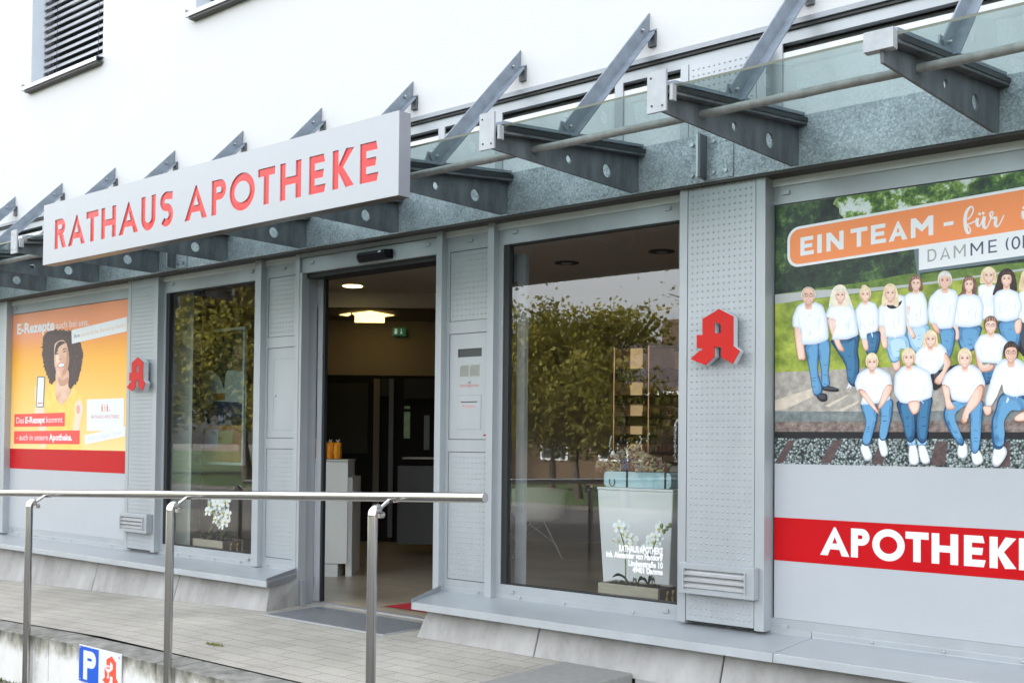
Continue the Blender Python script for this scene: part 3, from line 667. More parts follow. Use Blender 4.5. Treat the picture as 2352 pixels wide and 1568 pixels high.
vent(-2.895,-2.470,-.757,-.600,-.093,'wide louvred metal vent at the foot of the right pillar')
vent(-8.305,-7.895,-.760,-.606,-.063,'louvred metal vent at the foot of the pillar left of the door, behind the handrail')
# door sensor
t = thing('door_sensor', 'black motion sensor bar on the head of the sliding door', 'sensor', (-5.3,-.06,1.22))
e = MB(); xs_ = [-5.475,-5.44,-5.18,-5.15]; 
sec = lambda k: [(-.031,1.278),(-.031-.05*k,1.274),(-.031-.06*k,1.25),(-.031-.035*k,1.222),(-.031,1.215)]
rings = [[(x,p[0],p[1]) for p in sec(k)] for x, k in zip(xs_, (.55,1,1,.55))]
e.add([q for r in rings for q in r], [(5*i+j,5*i+(j+1) % 5,5*i+5+(j+1) % 5,5*i+5+j) for i in range(3) for j in range(5)]+[(0,1,2,3,4),(19,18,17,16,15)], mat('sensor_black',(.004,.005,.009),.4,spec=.12)); e.build('sensor_housing', t, .004)
e = MB(); e.box(-5.235,-5.205,-.0925,-.0905,1.256,1.262,PWHITE); e.poly([(-5.228,-.0926,1.262),(-5.212,-.0926,1.262),(-5.22,-.0926,1.271)], PWHITE); e.build('white_mark', t)
# ================================================================== handrail
H = thing('handrail', 'polished steel handrail with three posts in front of the terrace', 'handrail', (-5,-1.8,GZ))
YR = -1.725
ra = on_y((-300,1128.4), YR); rb_ = on_y((1112,1142.5), YR)
e = MB(); e.tube([ra+(rb_-ra)*i/6 for i in range(7)], .0212, STEEL, 28, caps=False)
d = (rb_-ra).normalized(); e.tube([rb_, rb_+d*.004, rb_+d*.006], .0212, STEEL, 28, r1=.0195); e.build('rail', H)
for xp in (-9.36,-7.87,-6.385,-4.895,-3.385):
    zr = ra.z+(rb_.z-ra.z)*(xp-ra.x)/(rb_.x-ra.x); zh = zr-.055
    e = MB(); e.tube([(xp,-1.835,GZ-.01),(xp,-1.835,zh-.022)], .0212, STEEL, 24)
    o = e.build('post', H, loc=(xp,-1.835,GZ))
    e = MB(); e.tube([(xp,-1.835,zh-.022),(xp,-1.832,zh-.006),(xp,-1.822,zh+.004),(xp,-1.80,zh+.007)], .0212, STEEL, 24); e.tube([(xp,-1.80,zh-.02),(xp,-1.775,zh-.02)], .014, STEEL, 14); e.build('post_head', o)
    e = MB(); e.tube([(xp,-1.805,zh+.0),(xp,YR-.012,zr-.012)], .0085, STEEL, 12); e.box(xp-.03,xp+.03,YR-.012,YR+.012,zr-.0235,zr-.0185,STEEL); e.build('support_arm', o)
# ================================================================== printed posters (flat prints on the display fields)
class Art(MB):
    """flat print: shapes laid on a vertical plane, each a hair proud of the one below"""
    def __init__(s, Y, conv, step=.00001): super().__init__(); s.Y = Y; s.conv = conv; s.step = step
    def up(s): s.Y -= s.step
    def pl(s, p): q = on_y(s.conv(*p), s.Y); return (q.x, s.Y, q.z)
    def shape(s, pts, m, smooth=True, k=4):
        s.up(); pts = (chaikin(pts) if smooth == 2 else catmull(pts, k)) if smooth else pts
        s.poly([s.pl(p) for p in pts], m)
    def world(s, pts, m):
        s.up(); s.poly([(p[0], s.Y, p[1]) for p in pts], m)
    def ell(s, cx, cy, rx, ry, m, n=18, a0=0, a1=360, rot=0):
        s.up(); c, q = math.cos(rot), math.sin(rot); P = []
        for i in range(n):
            a = R_(a0+(a1-a0)*i/(n if a1-a0 == 360 else n-1)); x, y = rx*math.cos(a), ry*math.sin(a); P.append(s.pl((cx+x*c-y*q, cy+x*q+y*c)))
        s.poly(P, m)
    def text(s, body, a, b, cap, m, bold=0, shear=0):
        s.up(); p, q = s.pl(a), s.pl(b); put_text(s, body, (p[0],p[2]), (q[0],q[2]), cap, m, s.Y, bold, shear)
def pm(name, col, **k): return mat('print_'+name, col, k.pop('rough', .38), spec=.35, **k)
SKIN = pm('skin', (.72,.46,.36), var=.10, vscale=18); SKIN2 = pm('skin_ruddy', (.62,.34,.25), var=.1, vscale=18); SKIN3 = pm('skin_pale', (.78,.56,.47), var=.08, vscale=18)
SHIRT = pm('shirt', (.80,.82,.86), var=.06, vscale=14); JEAN = pm('denim', (.03,.14,.30), vscale=14, col2=(.16,.36,.58)); JEAND = pm('dark_denim', (.012,.06,.15), vscale=14, col2=(.04,.16,.30))
JEANL = pm('light_denim', (.20,.40,.58), vscale=14, col2=(.40,.58,.74)); INK = pm('black', (.01,.011,.014)); HBLOND = pm('blond_hair', (.62,.46,.27), vscale=30, col2=(.80,.68,.48))
HWHITE = pm('grey_hair', (.60,.58,.55), var=.15, vscale=30); HDARK = pm('dark_hair', (.03,.015,.015), var=.5, vscale=30); HBROWN = pm('brown_hair', (.16,.085,.055), var=.4, vscale=30); HPALE = pm('pale_hair', (.76,.68,.56), var=.1, vscale=30)
LIP = pm('lip', (.55,.16,.15)); EYE_ = pm('eye', (.10,.06,.05))
def foliage_print():
    m = pm('foliage', (.03,.07,.03)); n, l, b = nodes_of(m)
    tc = n.new('ShaderNodeTexCoord'); nz = n.new('ShaderNodeTexNoise'); nz.inputs['Scale'].default_value = 9; nz.inputs['Detail'].default_value = 10; nz.inputs['Roughness'].default_value = .72
    l.new(tc.outputs['Object'], nz.inputs['Vector'])
    r = ramp(n, [(.40,(.006,.015,.013)), (.51,(.018,.042,.024)), (.59,(.06,.12,.04)), (.66,(.20,.30,.09)), (.73,(.52,.58,.45))]); l.new(nz.outputs[0], r.inputs[0]); l.new(r.outputs[0], b.inputs['Base Color']); return m
FOL = foliage_print()
def sky_gaps():
    m = pm('foliage_with_sky', (.03,.07,.03)); n, l, b = nodes_of(m)
    tc = n.new('ShaderNodeTexCoord'); nz = n.new('ShaderNodeTexNoise'); nz.inputs['Scale'].default_value = 7.5; nz.inputs['Detail'].default_value = 10; nz.inputs['Roughness'].default_value = .7
    l.new(tc.outputs['Object'], nz.inputs['Vector'])
    r = ramp(n, [(.38,(.01,.03,.015)), (.47,(.05,.12,.03)), (.53,(.22,.36,.06)), (.56,(.62,.68,.66)), (.7,(.74,.78,.80))]); l.new(nz.outputs[0], r.inputs[0]); l.new(r.outputs[0], b.inputs['Base Color']); return m
SKYG = sky_gaps()
GRS = pm('grass', (.09,.15,.014), vscale=10, col2=(.46,.52,.08)); GRS2 = pm('meadow_strip', (.05,.11,.015), vscale=22, col2=(.17,.26,.05)); PATH = pm('path', (.42,.43,.42), var=.1)
PLAT = pm('platform', (.24,.215,.195), vscale=22, col2=(.47,.43,.38)); PLATL = pm('sunlit_platform', (.56,.49,.40), var=.15, vscale=30); FACE = pm('platform_face', (.10,.125,.125), vscale=25, col2=(.24,.26,.26)); RUST = pm('rail', (.09,.06,.055), vscale=40, col2=(.30,.24,.21)); SLEEP = pm('sleeper', (.09,.06,.06), var=.3, vscale=40)
def gravel_print():
    m = pm('gravel', (.4,.42,.42)); n, l, b = nodes_of(m); tc = n.new('ShaderNodeTexCoord'); vo = n.new('ShaderNodeTexVoronoi'); vo.inputs['Scale'].default_value = 95; l.new(tc.outputs['Object'], vo.inputs['Vector'])
    r = ramp(n, [(.0,(.52,.58,.58)), (.40,(.31,.36,.36)), (.62,(.14,.175,.175)), (.85,(.02,.03,.03))]); l.new(vo.outputs['Distance'], r.inputs[0])
    n2 = n.new('ShaderNodeMapRange'); sc = n.new('ShaderNodeSeparateColor'); l.new(vo.outputs['Color'], sc.inputs[0]); n2.inputs[3].default_value = .35; n2.inputs[4].default_value = 1.25; l.new(sc.outputs[0], n2.inputs[0])
    mx = n.new('ShaderNodeVectorMath'); mx.operation = 'SCALE'; l.new(r.outputs[0], mx.inputs[0]); l.new(n2.outputs[0], mx.inputs['Scale']); l.new(mx.outputs[0], b.inputs['Base Color'])
    mm = n.new('ShaderNodeMath'); mm.operation = 'MULTIPLY'; mm.inputs[1].default_value = 1.15; l.new(vo.outputs['Distance'], mm.inputs[0]); l.new(mm.outputs[0], r.inputs[0]); return m
GRAV = gravel_print()
ORNG = pm('orange', (.82,.25,.08)); NAVY = pm('navy', (.05,.06,.11)); GREYT = pm('grey_letter', (.30,.31,.30)); SLATE = pm('slate', (.12,.16,.18))
# ---- team photo on the right
px0, px1 = -2.434, -.35
T = thing('team_photo_poster', 'large display with a printed team photo above a red APOTHEKE band', 'poster', (-1.4,0,-.85))
m = MB(); m.box(px0,px1,.002,.013,-.852,1.206,PANEL); m.build('backing_panel', T, loc=(-1.4,0,-.85))
m = MB(); m.box(px0,px1,.0008,.0018,-.566,-.353,RED); m.build('red_band', T)
m = MB(); y = .0004
bx = crop(3072,2049,2.2965)
for ch, u0, u1 in (('A',480,748),('P',762,932),('O',958,1256),('T',1263,1475),('H',1503,1747),('E',1800,2000),('K',2035,2282),('E',2305,2510)):
    xa, xb = on_y(bx(u0,330), y).x, on_y(bx(u1,330), y).x
    o1 = .006 if ch == 'O' else 0
    for j, lp in enumerate([capital(ch, xb-xa, .137+2*o1, .034, .008)]):
        m.prism([[(xa+p[0], -.5225-o1+p[1]) for p in q] for q in lp], lambda u, v, h: (u, y+h, v), 0, .0003, PWHITE)
m.build('lettering', T)
TP = crop(3050,1000,2.2486)
a = Art(.0015, TP)
a.world([(px0,-.086),(px1,-.086),(px1,1.205),(px0,1.205)], FOL)
rs = random.Random(3); a.world([(-2.13+.10*i/8+rs.uniform(-.03,.03),1.205-.215*i/8) for i in range(1,9)]+[(px1,.99),(px1,1.205),(-2.12,1.205)], SKYG)
def edge_w(pts, bottom, m):      # a strip continued to the far edge of the poster
    P = [a.pl(p) for p in pts]; Bm = [a.pl(p) for p in bottom]
    a.world([(p[0],p[2]) for p in P]+[(px1,P[-1][2]),(px1,Bm[-1][2])]+[(p[0],p[2]) for p in Bm[::-1]], m)
edge_w([(112,400),(480,345),(900,290),(1300,215),(1700,180),(2352,110)], [(112,1110),(800,1080),(2352,1000)], GRS2)
edge_w([(112,400),(320,380),(480,360),(900,345),(1300,310),(1700,262),(2352,165)], [(112,490),(320,455),(600,420),(900,380),(1300,335),(1700,280),(2352,185)], PATH)
edge_w([(112,485),(600,425),(1300,340),(2352,190)], [(112,1110),(800,1080),(2352,1010)], GRS)
edge_w([(112,418),(300,405),(380,400)], [(112,470),(300,445),(380,430)], GRS2) if False else None
edge_w([(112,1098),(480,1085),(900,1060),(1500,1040),(2352,1010)], [(112,1450),(2352,1470)], PLAT)
a.shape([(112,1440),(112,1350),(470,1235),(560,1270),(200,1430)], PLATL, False); a.shape([(560,1400),(780,1290),(760,1315),(600,1410)], PLATL, False); a.shape([(680,1440),(870,1350),(860,1375),(720,1450)], PLATL, False)
edge_w([(112,1446),(800,1450),(2352,1440)], [(112,1545),(800,1540),(2352,1530)], FACE)
edge_w([(112,1540),(800,1542),(2352,1530)], [(112,1640),(800,1640),(2352,1640)], RUST)
edge_w([(112,1632),(2352,1636)], [(112,1700),(2352,1700)], INK)
P0 = a.pl((112,1690)); a.world([(px0,P0[2]),(px1,P0[2]),(px1,-.086),(px0,-.086)], GRAV)
for q in ([(225,1715),(300,1700),(185,1912),(112,1912)],[(640,1710),(725,1705),(610,1916),(510,1915)],[(1060,1720),(1140,1720),(1080,1925),(975,1922)],[(1560,1720),(1670,1715),(1640,1935),(1500,1932)],[(2110,1720),(2220,1720),(2230,1950),(2060,1948)]): a.shape(q, SLEEP, False)
def head(cx, cy, rx, ry, hair, style, skin=SKIN3, glasses=False):
    if style == 'long': a.shape([(cx,cy-ry*1.28),(cx+rx*.9,cy-ry*.95),(cx+rx*1.3,cy),(cx+rx*1.45,cy+ry*1.3),(cx+rx*1.05,cy+ry*1.75),(cx,cy+ry*1.3),(cx-rx*1.1,cy+ry*1.75),(cx-rx*1.5,cy+ry*1.25),(cx-rx*1.3,cy),(cx-rx*.9,cy-ry*.95)], hair)
    elif style == 'bob': a.shape([(cx,cy-ry*1.2),(cx+rx*1.0,cy-ry*.8),(cx+rx*1.25,cy+ry*.2),(cx+rx*1.2,cy+ry*.95),(cx,cy+ry*.9),(cx-rx*1.3,cy+ry*1.05),(cx-rx*1.35,cy+ry*.2),(cx-rx*1.0,cy-ry*.8)], hair)
    elif style == 'short': a.ell(cx, cy-ry*.18, rx*1.12, ry*1.08, hair)
    elif style == 'bald': a.ell(cx, cy-ry*.1, rx*1.06, ry*.9, hair)
    elif style == 'updo': a.ell(cx, cy-ry*.15, rx*1.1, ry*1.08, hair); a.ell(cx-rx*.2, cy-ry*1.05, rx*.55, ry*.4, hair)
    a.shape([(cx-rx*.42,cy+ry*.6),(cx+rx*.42,cy+ry*.6),(cx+rx*.5,cy+ry*1.35),(cx,cy+ry*1.5),(cx-rx*.5,cy+ry*1.35)], skin)
    fp_ = [(cx,cy-ry*.95),(cx+rx*.72,cy-ry*.62),(cx+rx*.9,cy),(cx+rx*.72,cy+ry*.58),(cx+rx*.2,cy+ry*.98),(cx-rx*.2,cy+ry*.98),(cx-rx*.72,cy+ry*.58),(cx-rx*.9,cy),(cx-rx*.72,cy-ry*.62)]
    a.shape(fp_, pm('skin_edge',(.45,.22,.15))); a.shape(narrow(fp_, .93), SKIN2); a.shape(narrow(fp_, .86), SKIN); a.shape(narrow(fp_, .68, 1, -3), skin)
    if style in ('short','updo','bob','long'):
        a.shape([(cx-rx*1.02,cy-ry*.05),(cx-rx*1.0,cy-ry*.7),(cx-rx*.3,cy-ry*1.22),(cx+rx*.5,cy-ry*1.15),(cx+rx*1.02,cy-ry*.6),(cx+rx*1.0,cy-ry*.05),(cx+rx*.72,cy-ry*.5),(cx+rx*.1,cy-ry*.62),(cx-rx*.6,cy-ry*.48)], hair)
    a.shape([(cx-rx*.4,cy+ry*.95),(cx+rx*.4,cy+ry*.95),(cx+rx*.1,cy+ry*1.2),(cx-rx*.3,cy+ry*1.15)], SKIN2)
    if style != 'bald':
        for k in (-.7,-.2,.35,.75): seg((cx+k*rx,cy-ry*.55), (cx+k*rx*.6,cy-ry*1.02), rx*.06, {HBLOND:HPALE,HPALE:HWHITE,HWHITE:PWHITE,HDARK:HBROWN,HBROWN:SKIN2}.get(hair,HBROWN))
    for sx in (-.38,.38):
        a.ell(cx+sx*rx, cy-ry*.08, rx*.26, ry*.12, SKIN2, 10); a.ell(cx+sx*rx, cy-ry*.08, rx*.17, ry*.08, EYE_, 8); a.ell(cx+sx*rx, cy-ry*.27, rx*.24, ry*.03, HBROWN, 8)
        if glasses: a.ell(cx+sx*rx, cy-ry*.06, rx*.34, ry*.19, INK, 14); a.ell(cx+sx*rx, cy-ry*.06, rx*.28, ry*.145, skin, 14); a.ell(cx+sx*rx, cy-ry*.06, rx*.1, ry*.06, EYE_, 8)
    a.ell(cx+rx*.02, cy+ry*.2, rx*.12, ry*.07, SKIN2, 8)
    a.ell(cx, cy+ry*.48, rx*.40, ry*.13, LIP, 12, 0, 180); a.ell(cx, cy+ry*.49, rx*.30, ry*.075, PWHITE, 10, 0, 180)
FOLD = pm('shirt_fold', (.52,.57,.68)); FOLD2 = pm('shirt_fold_soft', (.60,.64,.73)); JHI = {}
def seg(p, q, w, m_):
    dx, dy = q[0]-p[0], q[1]-p[1]; l_ = math.hypot(dx,dy) or 1; nx, ny = -dy/l_*w, dx/l_*w
    a.shape([p,((p[0]+q[0])/2+nx,(p[1]+q[1])/2+ny),q,((p[0]+q[0])/2-nx,(p[1]+q[1])/2-ny)], m_)
rpx = random.Random(11)
TONES = {SHIRT: [(pm('shirt_edge',(.50,.56,.68)),1.0), (pm('shirt_mid',(.64,.68,.76)),.93), (pm('shirt_soft',(.74,.77,.82)),.84), (SHIRT,.72)],
         JEAN: [(pm('denim_edge',(.012,.07,.17)),1.0), (JEAN,.86), (pm('denim_sheen',(.12,.31,.52)),.58)],
         JEAND: [(pm('dark_denim_edge',(.006,.03,.08)),1.0), (JEAND,.86), (pm('dark_denim_sheen',(.045,.17,.32)),.55)],
         JEANL: [(pm('light_denim_edge',(.10,.24,.40)),1.0), (JEANL,.88), (pm('light_denim_sheen',(.45,.62,.76)),.6)],
         SKIN: [(pm('skin_edge',(.45,.22,.15)),1.0), (SKIN,.86), (SKIN3,.6)], SKIN2: [(pm('deep_skin',(.36,.17,.11)),1.0), (SKIN2,.85), (SKIN,.55)],
         PWHITE: [(pm('shoe_edge',(.42,.45,.50)),1.0), (PWHITE,.82)], INK: [(INK,1.0), (pm('black_sheen',(.05,.055,.07)),.55)]}
def narrow(pts, f, dx=-2, dy=-4):
    """inner copy of a shape, drawn in along its short axis so that sleeves and legs keep their length"""
    n_ = len(pts); cx = sum(p[0] for p in pts)/n_; cy = sum(p[1] for p in pts)/n_
    w_ = max(p[0] for p in pts)-min(p[0] for p in pts); h_ = max(p[1] for p in pts)-min(p[1] for p in pts)
    fx, fy = (f, 1-(1-f)*min(1, w_/h_)) if h_ > w_ else (1-(1-f)*min(1, h_/w_), f)
    return [(cx+(p[0]-cx)*fx+dx*(1-f)*3, cy+(p[1]-cy)*fy+dy*(1-f)*3) for p in pts]
def person(parts, hd):
    for m_, pts in parts:
        for tone, f in TONES.get(m_, [(m_,1.0)]): a.shape(narrow(pts, f) if f < 1 else pts, tone, 2 if m_ is SHIRT else True)
        if m_ is SHIRT:
            cx = sum(p[0] for p in pts)/len(pts); cy = sum(p[1] for p in pts)/len(pts); w_ = max(p[0] for p in pts)-min(p[0] for p in pts); h_ = max(p[1] for p in pts)-min(p[1] for p in pts)
            for k in range(5):
                x = cx+w_*rpx.uniform(-.28,.28); y_ = cy+h_*rpx.uniform(-.15,.38); seg((x,y_), (x+rpx.uniform(-28,28),y_+rpx.uniform(20,60)), rpx.uniform(4,8), TONES[SHIRT][2][0] if k % 2 else TONES[SHIRT][1][0])
            for sx in (-1,1): seg((cx+sx*w_*.30,cy-h_*.12), (cx+sx*w_*.24,cy+h_*.30), 6, TONES[SHIRT][1][0])
        elif m_ in (JEAN, JEAND, JEANL):
            cx = sum(p[0] for p in pts)/len(pts); cy = sum(p[1] for p in pts)/len(pts); h_ = max(p[1] for p in pts)-min(p[1] for p in pts)
            for k in range(3): yy = cy+h_*rpx.uniform(-.15,.4); seg((cx-22,yy), (cx+20,yy+rpx.uniform(-12,12)), 2.5, TONES[m_][0][0])
    head(*hd)
# standing row
person([(SHIRT,[(1960,310),(1935,340),(1960,620),(2080,640),(2110,330),(2060,300)])], (2035,232,56,66,HBLOND,'bob'))
person([(INK,[(2290,640),(2352,600),(2460,600),(2480,1000),(2300,900)]),(SHIRT,[(2340,330),(2300,400),(2290,600),(2350,660),(2480,640),(2500,420),(2440,330)])], (2390,260,56,68,HBLOND,'long'))
a.shape([(2195,163),(2130,205),(2105,290),(2070,400),(2120,395),(2180,370),(2250,395),(2290,360),(2275,240),(2245,185)], HDARK)
person([(JEAN,[(2130,640),(2320,630),(2310,860),(2250,880),(2140,760)]),(SHIRT,[(2110,370),(2072,420),(2085,630),(2200,645),(2300,620),(2340,500),(2300,380),(2200,340)]),(SKIN,[(2275,640),(2330,620),(2325,730),(2285,755),(2265,700)])], (2195,262,52,68,HDARK,'bob'))
a.shape([(1860,228),(1810,270),(1790,370),(1725,445),(1800,410),(1880,420),(1910,437),(1930,350),(1918,270)], HBROWN)
person([(JEAN,[(1760,690),(1960,680),(1960,760),(1900,900),(1780,890)]),(SKIN,[(1712,680),(1758,685),(1770,790),(1735,805)]),(SHIRT,[(1800,395),(1725,440),(1695,580),(1712,682),(1760,690),(1860,696),(1975,672),(1992,500),(1960,420),(1900,395)])], (1857,312,46,66,HBROWN,'bob'))
person([(JEAN,[(1590,710),(1720,700),(1735,800),(1690,965),(1620,960),(1600,800)]),(SKIN2,[(1505,650),(1562,655),(1600,745),(1560,745)]),(SHIRT,[(1570,355),(1500,430),(1482,560),(1500,658),(1560,664),(1590,712),(1718,702),(1765,430),(1740,362),(1645,340)])], (1640,278,58,74,HWHITE,'short',SKIN))
person([(JEANL,[(1300,700),(1492,670),(1492,760),(1430,920),(1340,890)]),(SKIN,[(1268,495),(1330,500),(1322,650),(1378,770),(1350,795),(1300,700),(1262,580)]),(SHIRT,[(1310,385),(1263,430),(1268,498),(1330,504),(1310,600),(1310,692),(1400,702),(1492,662),(1478,450),(1440,372)])], (1380,302,48,66,HBROWN,'bob'))
person([(SKIN,[(1158,985),(1228,980),(1238,1062),(1188,1085)]),(JEANL,[(1110,785),(1290,760),(1330,890),(1245,890),(1228,992),(1150,998)]),(SKIN,[(1042,680),(1098,680),(1128,862),(1082,872)]),(SHIRT,[(1095,465),(1040,520),(1036,680),(1095,684),(1108,782),(1200,792),(1292,762),(1290,420),(1220,395),(1180,480)]),(INK,[(1100,468),(1130,518),(1190,526),(1242,490),(1250,452),(1195,500),(1140,495)])], (1150,390,52,70,HBLOND,'long'))
person([(JEAND,[(925,765),(1047,728),(1060,800),(1020,935),(940,935),(922,850)]),(SKIN,[(888,795),(938,792),(953,892),(915,894)]),(SHIRT,[(880,470),(832,540),(848,640),(884,802),(940,804),(930,755),(1042,728),(1047,560),(1020,480),(960,458)])], (925,402,48,62,HBLOND,'updo'))
a.shape([(690,310),(635,345),(608,430),(598,530),(640,500),(740,490),(790,540),(832,565),(800,470),(762,370),(738,325)], HPALE)
person([(SHIRT,[(770,1178),(815,1180),(818,1212),(772,1208)]),(JEAND,[(620,810),(760,800),(868,762),(855,900),(870,1000),(862,1160),(830,1225),(770,1185),(742,1030),(640,865)]),(SKIN,[(578,612),(658,618),(692,800),(737,902),(690,904),(650,832),(598,702)]),(SHIRT,[(640,468),(590,520),(562,600),(656,620),(660,700),(618,808),(760,805),(868,764),(832,540),(775,480)])], (700,408,48,64,HPALE,'long'))
person([(INK,[(483,1298),(570,1290),(580,1350),(520,1358)]),(INK,[(535,1232),(600,1222),(682,1246),(670,1272),(560,1262)]),(JEAN,[(382,855),(508,838),(500,1000),(500,1100),(540,1270),(462,1302),(430,1130),(398,960)]),(JEAN,[(498,845),(600,812),(602,1000),(592,1100),(602,1212),(532,1222),(525,1080)]),(SKIN,[(283,692),(338,696),(388,960),(350,988),(318,962)]),(SHIRT,[(385,462),(310,505),(270,600),(270,692),(345,700),(350,852),(480,848),(600,802),(578,600),(545,500),(470,462),(430,498)])], (413,412,62,82,HWHITE,'bald',SKIN,True))
# seated
person([(JEAND,[(1985,1075),(2115,1055),(2055,1192),(1992,1192)]),(SKIN,[(1903,868),(1947,880),(1978,1050),(2082,1036),(2062,1082),(1950,1082)]),(SHIRT,[(1960,758),(1902,860),(1928,960),(1960,1012),(2150,1022),(2162,900),(2217,832),(2130,748)])], (2053,680,58,72,HBROWN,'short',SKIN3,True))
person([(INK,[(1495,1110),(1600,1078),(1755,1026),(1700,1104),(1620,1206),(1540,1255)]),(SHIRT,[(1450,848),(1378,920),(1358,1010),(1440,1082),(1470,1112),(1560,1112),(1642,1010),(1662,900),(1600,838)]),(SKIN,[(1640,918),(1698,1010),(1662,1082),(1602,1204),(1550,1192),(1558,1150),(1640,1058)])], (1512,805,52,70,HBLOND,'bob'))
person([(PWHITE,[(893,1745),(945,1750),(988,1860),(930,1892),(883,1800)]),(PWHITE,[(1038,1700),(1102,1710),(1128,1832),(1070,1848)]),(JEAN,[(882,1385),(1012,1380),(1034,1500),(962,1742),(893,1722),(930,1540)]),(JEAN,[(1058,1375),(1162,1340),(1168,1450),(1112,1692),(1048,1682),(1064,1500)]),(SHIRT,[(940,1062),(858,1110),(828,1200),(848,1268),(925,1272),(898,1330),(880,1392),(1010,1384),(1158,1342),(1112,1232),(1168,1222),(1152,1120),(1050,1058)]),(SKIN,[(862,1265),(922,1265),(1002,1380),(1052,1472),(1008,1442)]),(SKIN,[(1108,1225),(1168,1220),(1152,1290),(1062,1422),(1038,1402)])], (985,1012,52,72,HBLOND,'short',SKIN3))
person([(PWHITE,[(1322,1755),(1378,1750),(1408,1892),(1370,1932),(1318,1902)]),(PWHITE,[(1402,1755),(1458,1755),(1508,1892),(1460,1922),(1418,1882)]),(JEANL,[(1303,1702),(1370,1698),(1374,1748),(1313,1752)]),(JEANL,[(1398,1702),(1472,1702),(1468,1748),(1398,1752)]),(JEAND,[(1206,1365),(1325,1376),(1374,1500),(1368,1702),(1298,1712),(1258,1550)]),(JEAND,[(1416,1365),(1525,1326),(1504,1480),(1474,1712),(1398,1712),(1383,1540)]),(SHIRT,[(1260,1042),(1188,1120),(1182,1290),(1240,1372),(1330,1384),(1440,1354),(1524,1322),(1534,1230),(1504,1090),(1390,1038)]),(SKIN,[(1308,1370),(1412,1360),(1402,1452),(1350,1474)])], (1315,972,56,76,HBLOND,'short',SKIN3))
person([(PWHITE,[(1768,1742),(1832,1738),(1844,1842),(1800,1874),(1753,1842)]),(PWHITE,[(1882,1802),(1948,1798),(1988,1892),(1930,1934),(1888,1902)]),(JEAN,[(1646,1398),(1720,1350),(1874,1366),(1724,1480),(1814,1722),(1758,1742),(1636,1532)]),(JEAN,[(1868,1366),(1980,1356),(1978,1500),(1948,1792),(1878,1802),(1868,1540)]),(SHIRT,[(1740,1036),(1648,1110),(1606,1210),(1680,1234),(1700,1344),(1810,1374),(1942,1342),(2010,1210),(1964,1080),(1880,1026)]),(SKIN,[(1612,1215),(1678,1235),(1692,1350),(1733,1422),(1660,1432),(1638,1340)]),(SKIN,[(1928,1228),(1994,1224),(1962,1360),(1853,1482),(1832,1552),(1788,1542),(1810,1440)])], (1820,978,58,80,HBLOND,'short',SKIN3))
person([(PWHITE,[(2088,1772),(2172,1762),(2198,1832),(2122,1942),(2062,1912)]),(JEAN,[(2156,1286),(2352,1310),(2420,1420),(2264,1422),(2162,1562),(2168,1764),(2078,1772),(2058,1560),(2088,1450)]),(SHIRT,[(2160,978),(2088,1050),(2006,1330),(2006,1402),(2062,1404),(2152,1180),(2170,1290),(2260,1322),(2380,1300),(2440,1080),(2290,968)]),(SKIN,[(1982,1408),(2058,1404),(2053,1472),(2008,1484)]),(SKIN,[(2268,1500),(2360,1450),(2370,1530),(2280,1538)])], (2235,925,62,86,HDARK,'short',SKIN,True))
# banner and town sign in the picture
bt = crop(3072,683,2.2965)
a.conv = bt
def band(pts, m, ext): 
    P = [a.pl(p) for p in pts]; a.world([(p[0],p[2]) for p in P]+ext, m)
a.shape([(1340,720),(1378,712),(1400,980),(1370,960)], SLATE, False)
zt_, zb_ = 1.1395, .9405
def rrect(x0, z0, x1, z1, r): return [(x1,z0),(x1,z1)]+[(x0+r+r*math.cos(R_(t)), z1-r+r*math.sin(R_(t))) for t in range(90,181,15)]+[(x0+r+r*math.cos(R_(t)), z0+r+r*math.sin(R_(t))) for t in range(180,271,15)]
pA_, pB_ = a.pl((178,640)), a.pl((2351,350))
sk = (a.pl((2351,145))[2]-a.pl((700,438))[2])/(a.pl((2351,145))[0]-a.pl((700,438))[0])
def tilt(pts): return [(x, z+sk*(x-pA_[0])) for x, z in pts]
xL = pA_[0]; top0 = a.pl((700,438))[2]-sk*(a.pl((700,438))[0]-xL); bot0 = a.pl((1400,700))[2]-sk*(a.pl((1400,700))[0]-xL)-.006
q1, q2 = a.pl((1378,712)), a.pl((1392,912))
a.world(tilt([(q1[0],bot0-.115),(px1,bot0-.115),(px1,bot0+.02),(q1[0],bot0+.02)]), SLATE); a.world(tilt([(q1[0]+.004,bot0-.100),(px1,bot0-.100),(px1,bot0+.02),(q1[0]+.004,bot0+.02)]), PWHITE)
a.world(tilt(rrect(xL,bot0,px1,top0,.062)), PWHITE); a.world(tilt(rrect(xL+.014,bot0+.013,px1,top0-.013,.05)), ORNG)
def caps(spec, base_pt, cap, st, m):
    for ch, u0, u1 in spec:
        a.up(); xa, xb = [a.pl((u, base_pt[1]))[0] for u in (u0,u1)]; zb = a.pl(base_pt)[2]+sk*(xa-a.pl(base_pt)[0])
        for lp in [capital(ch, xb-xa, cap, st)]: a.prism([[(xa+p[0], zb+p[1]+sk*p[0]) for p in q] for q in lp], lambda u, v, h: (u, a.Y+h, v), 0, .000004, m)
caps([('E',297,420),('I',452,494),('N',536,694),('T',758,912),('E',945,1083),('A',1108,1281),('M',1312,1518),('-',1614,1703)], (300,782), .0905, .0215, PWHITE)
caps([('D',1465,1548),('A',1580,1676),('M',1706,1816)], (1465,838), .0565, .0075, GREYT)
caps([('M',1860,1977),('E',2024,2105),('(',2183,2210),('O',2236,2318),('L',2340,2400)], (1465,838), .0565, .0075, NAVY)
cf = crop(3700,680,1940/396); a.conv = cf
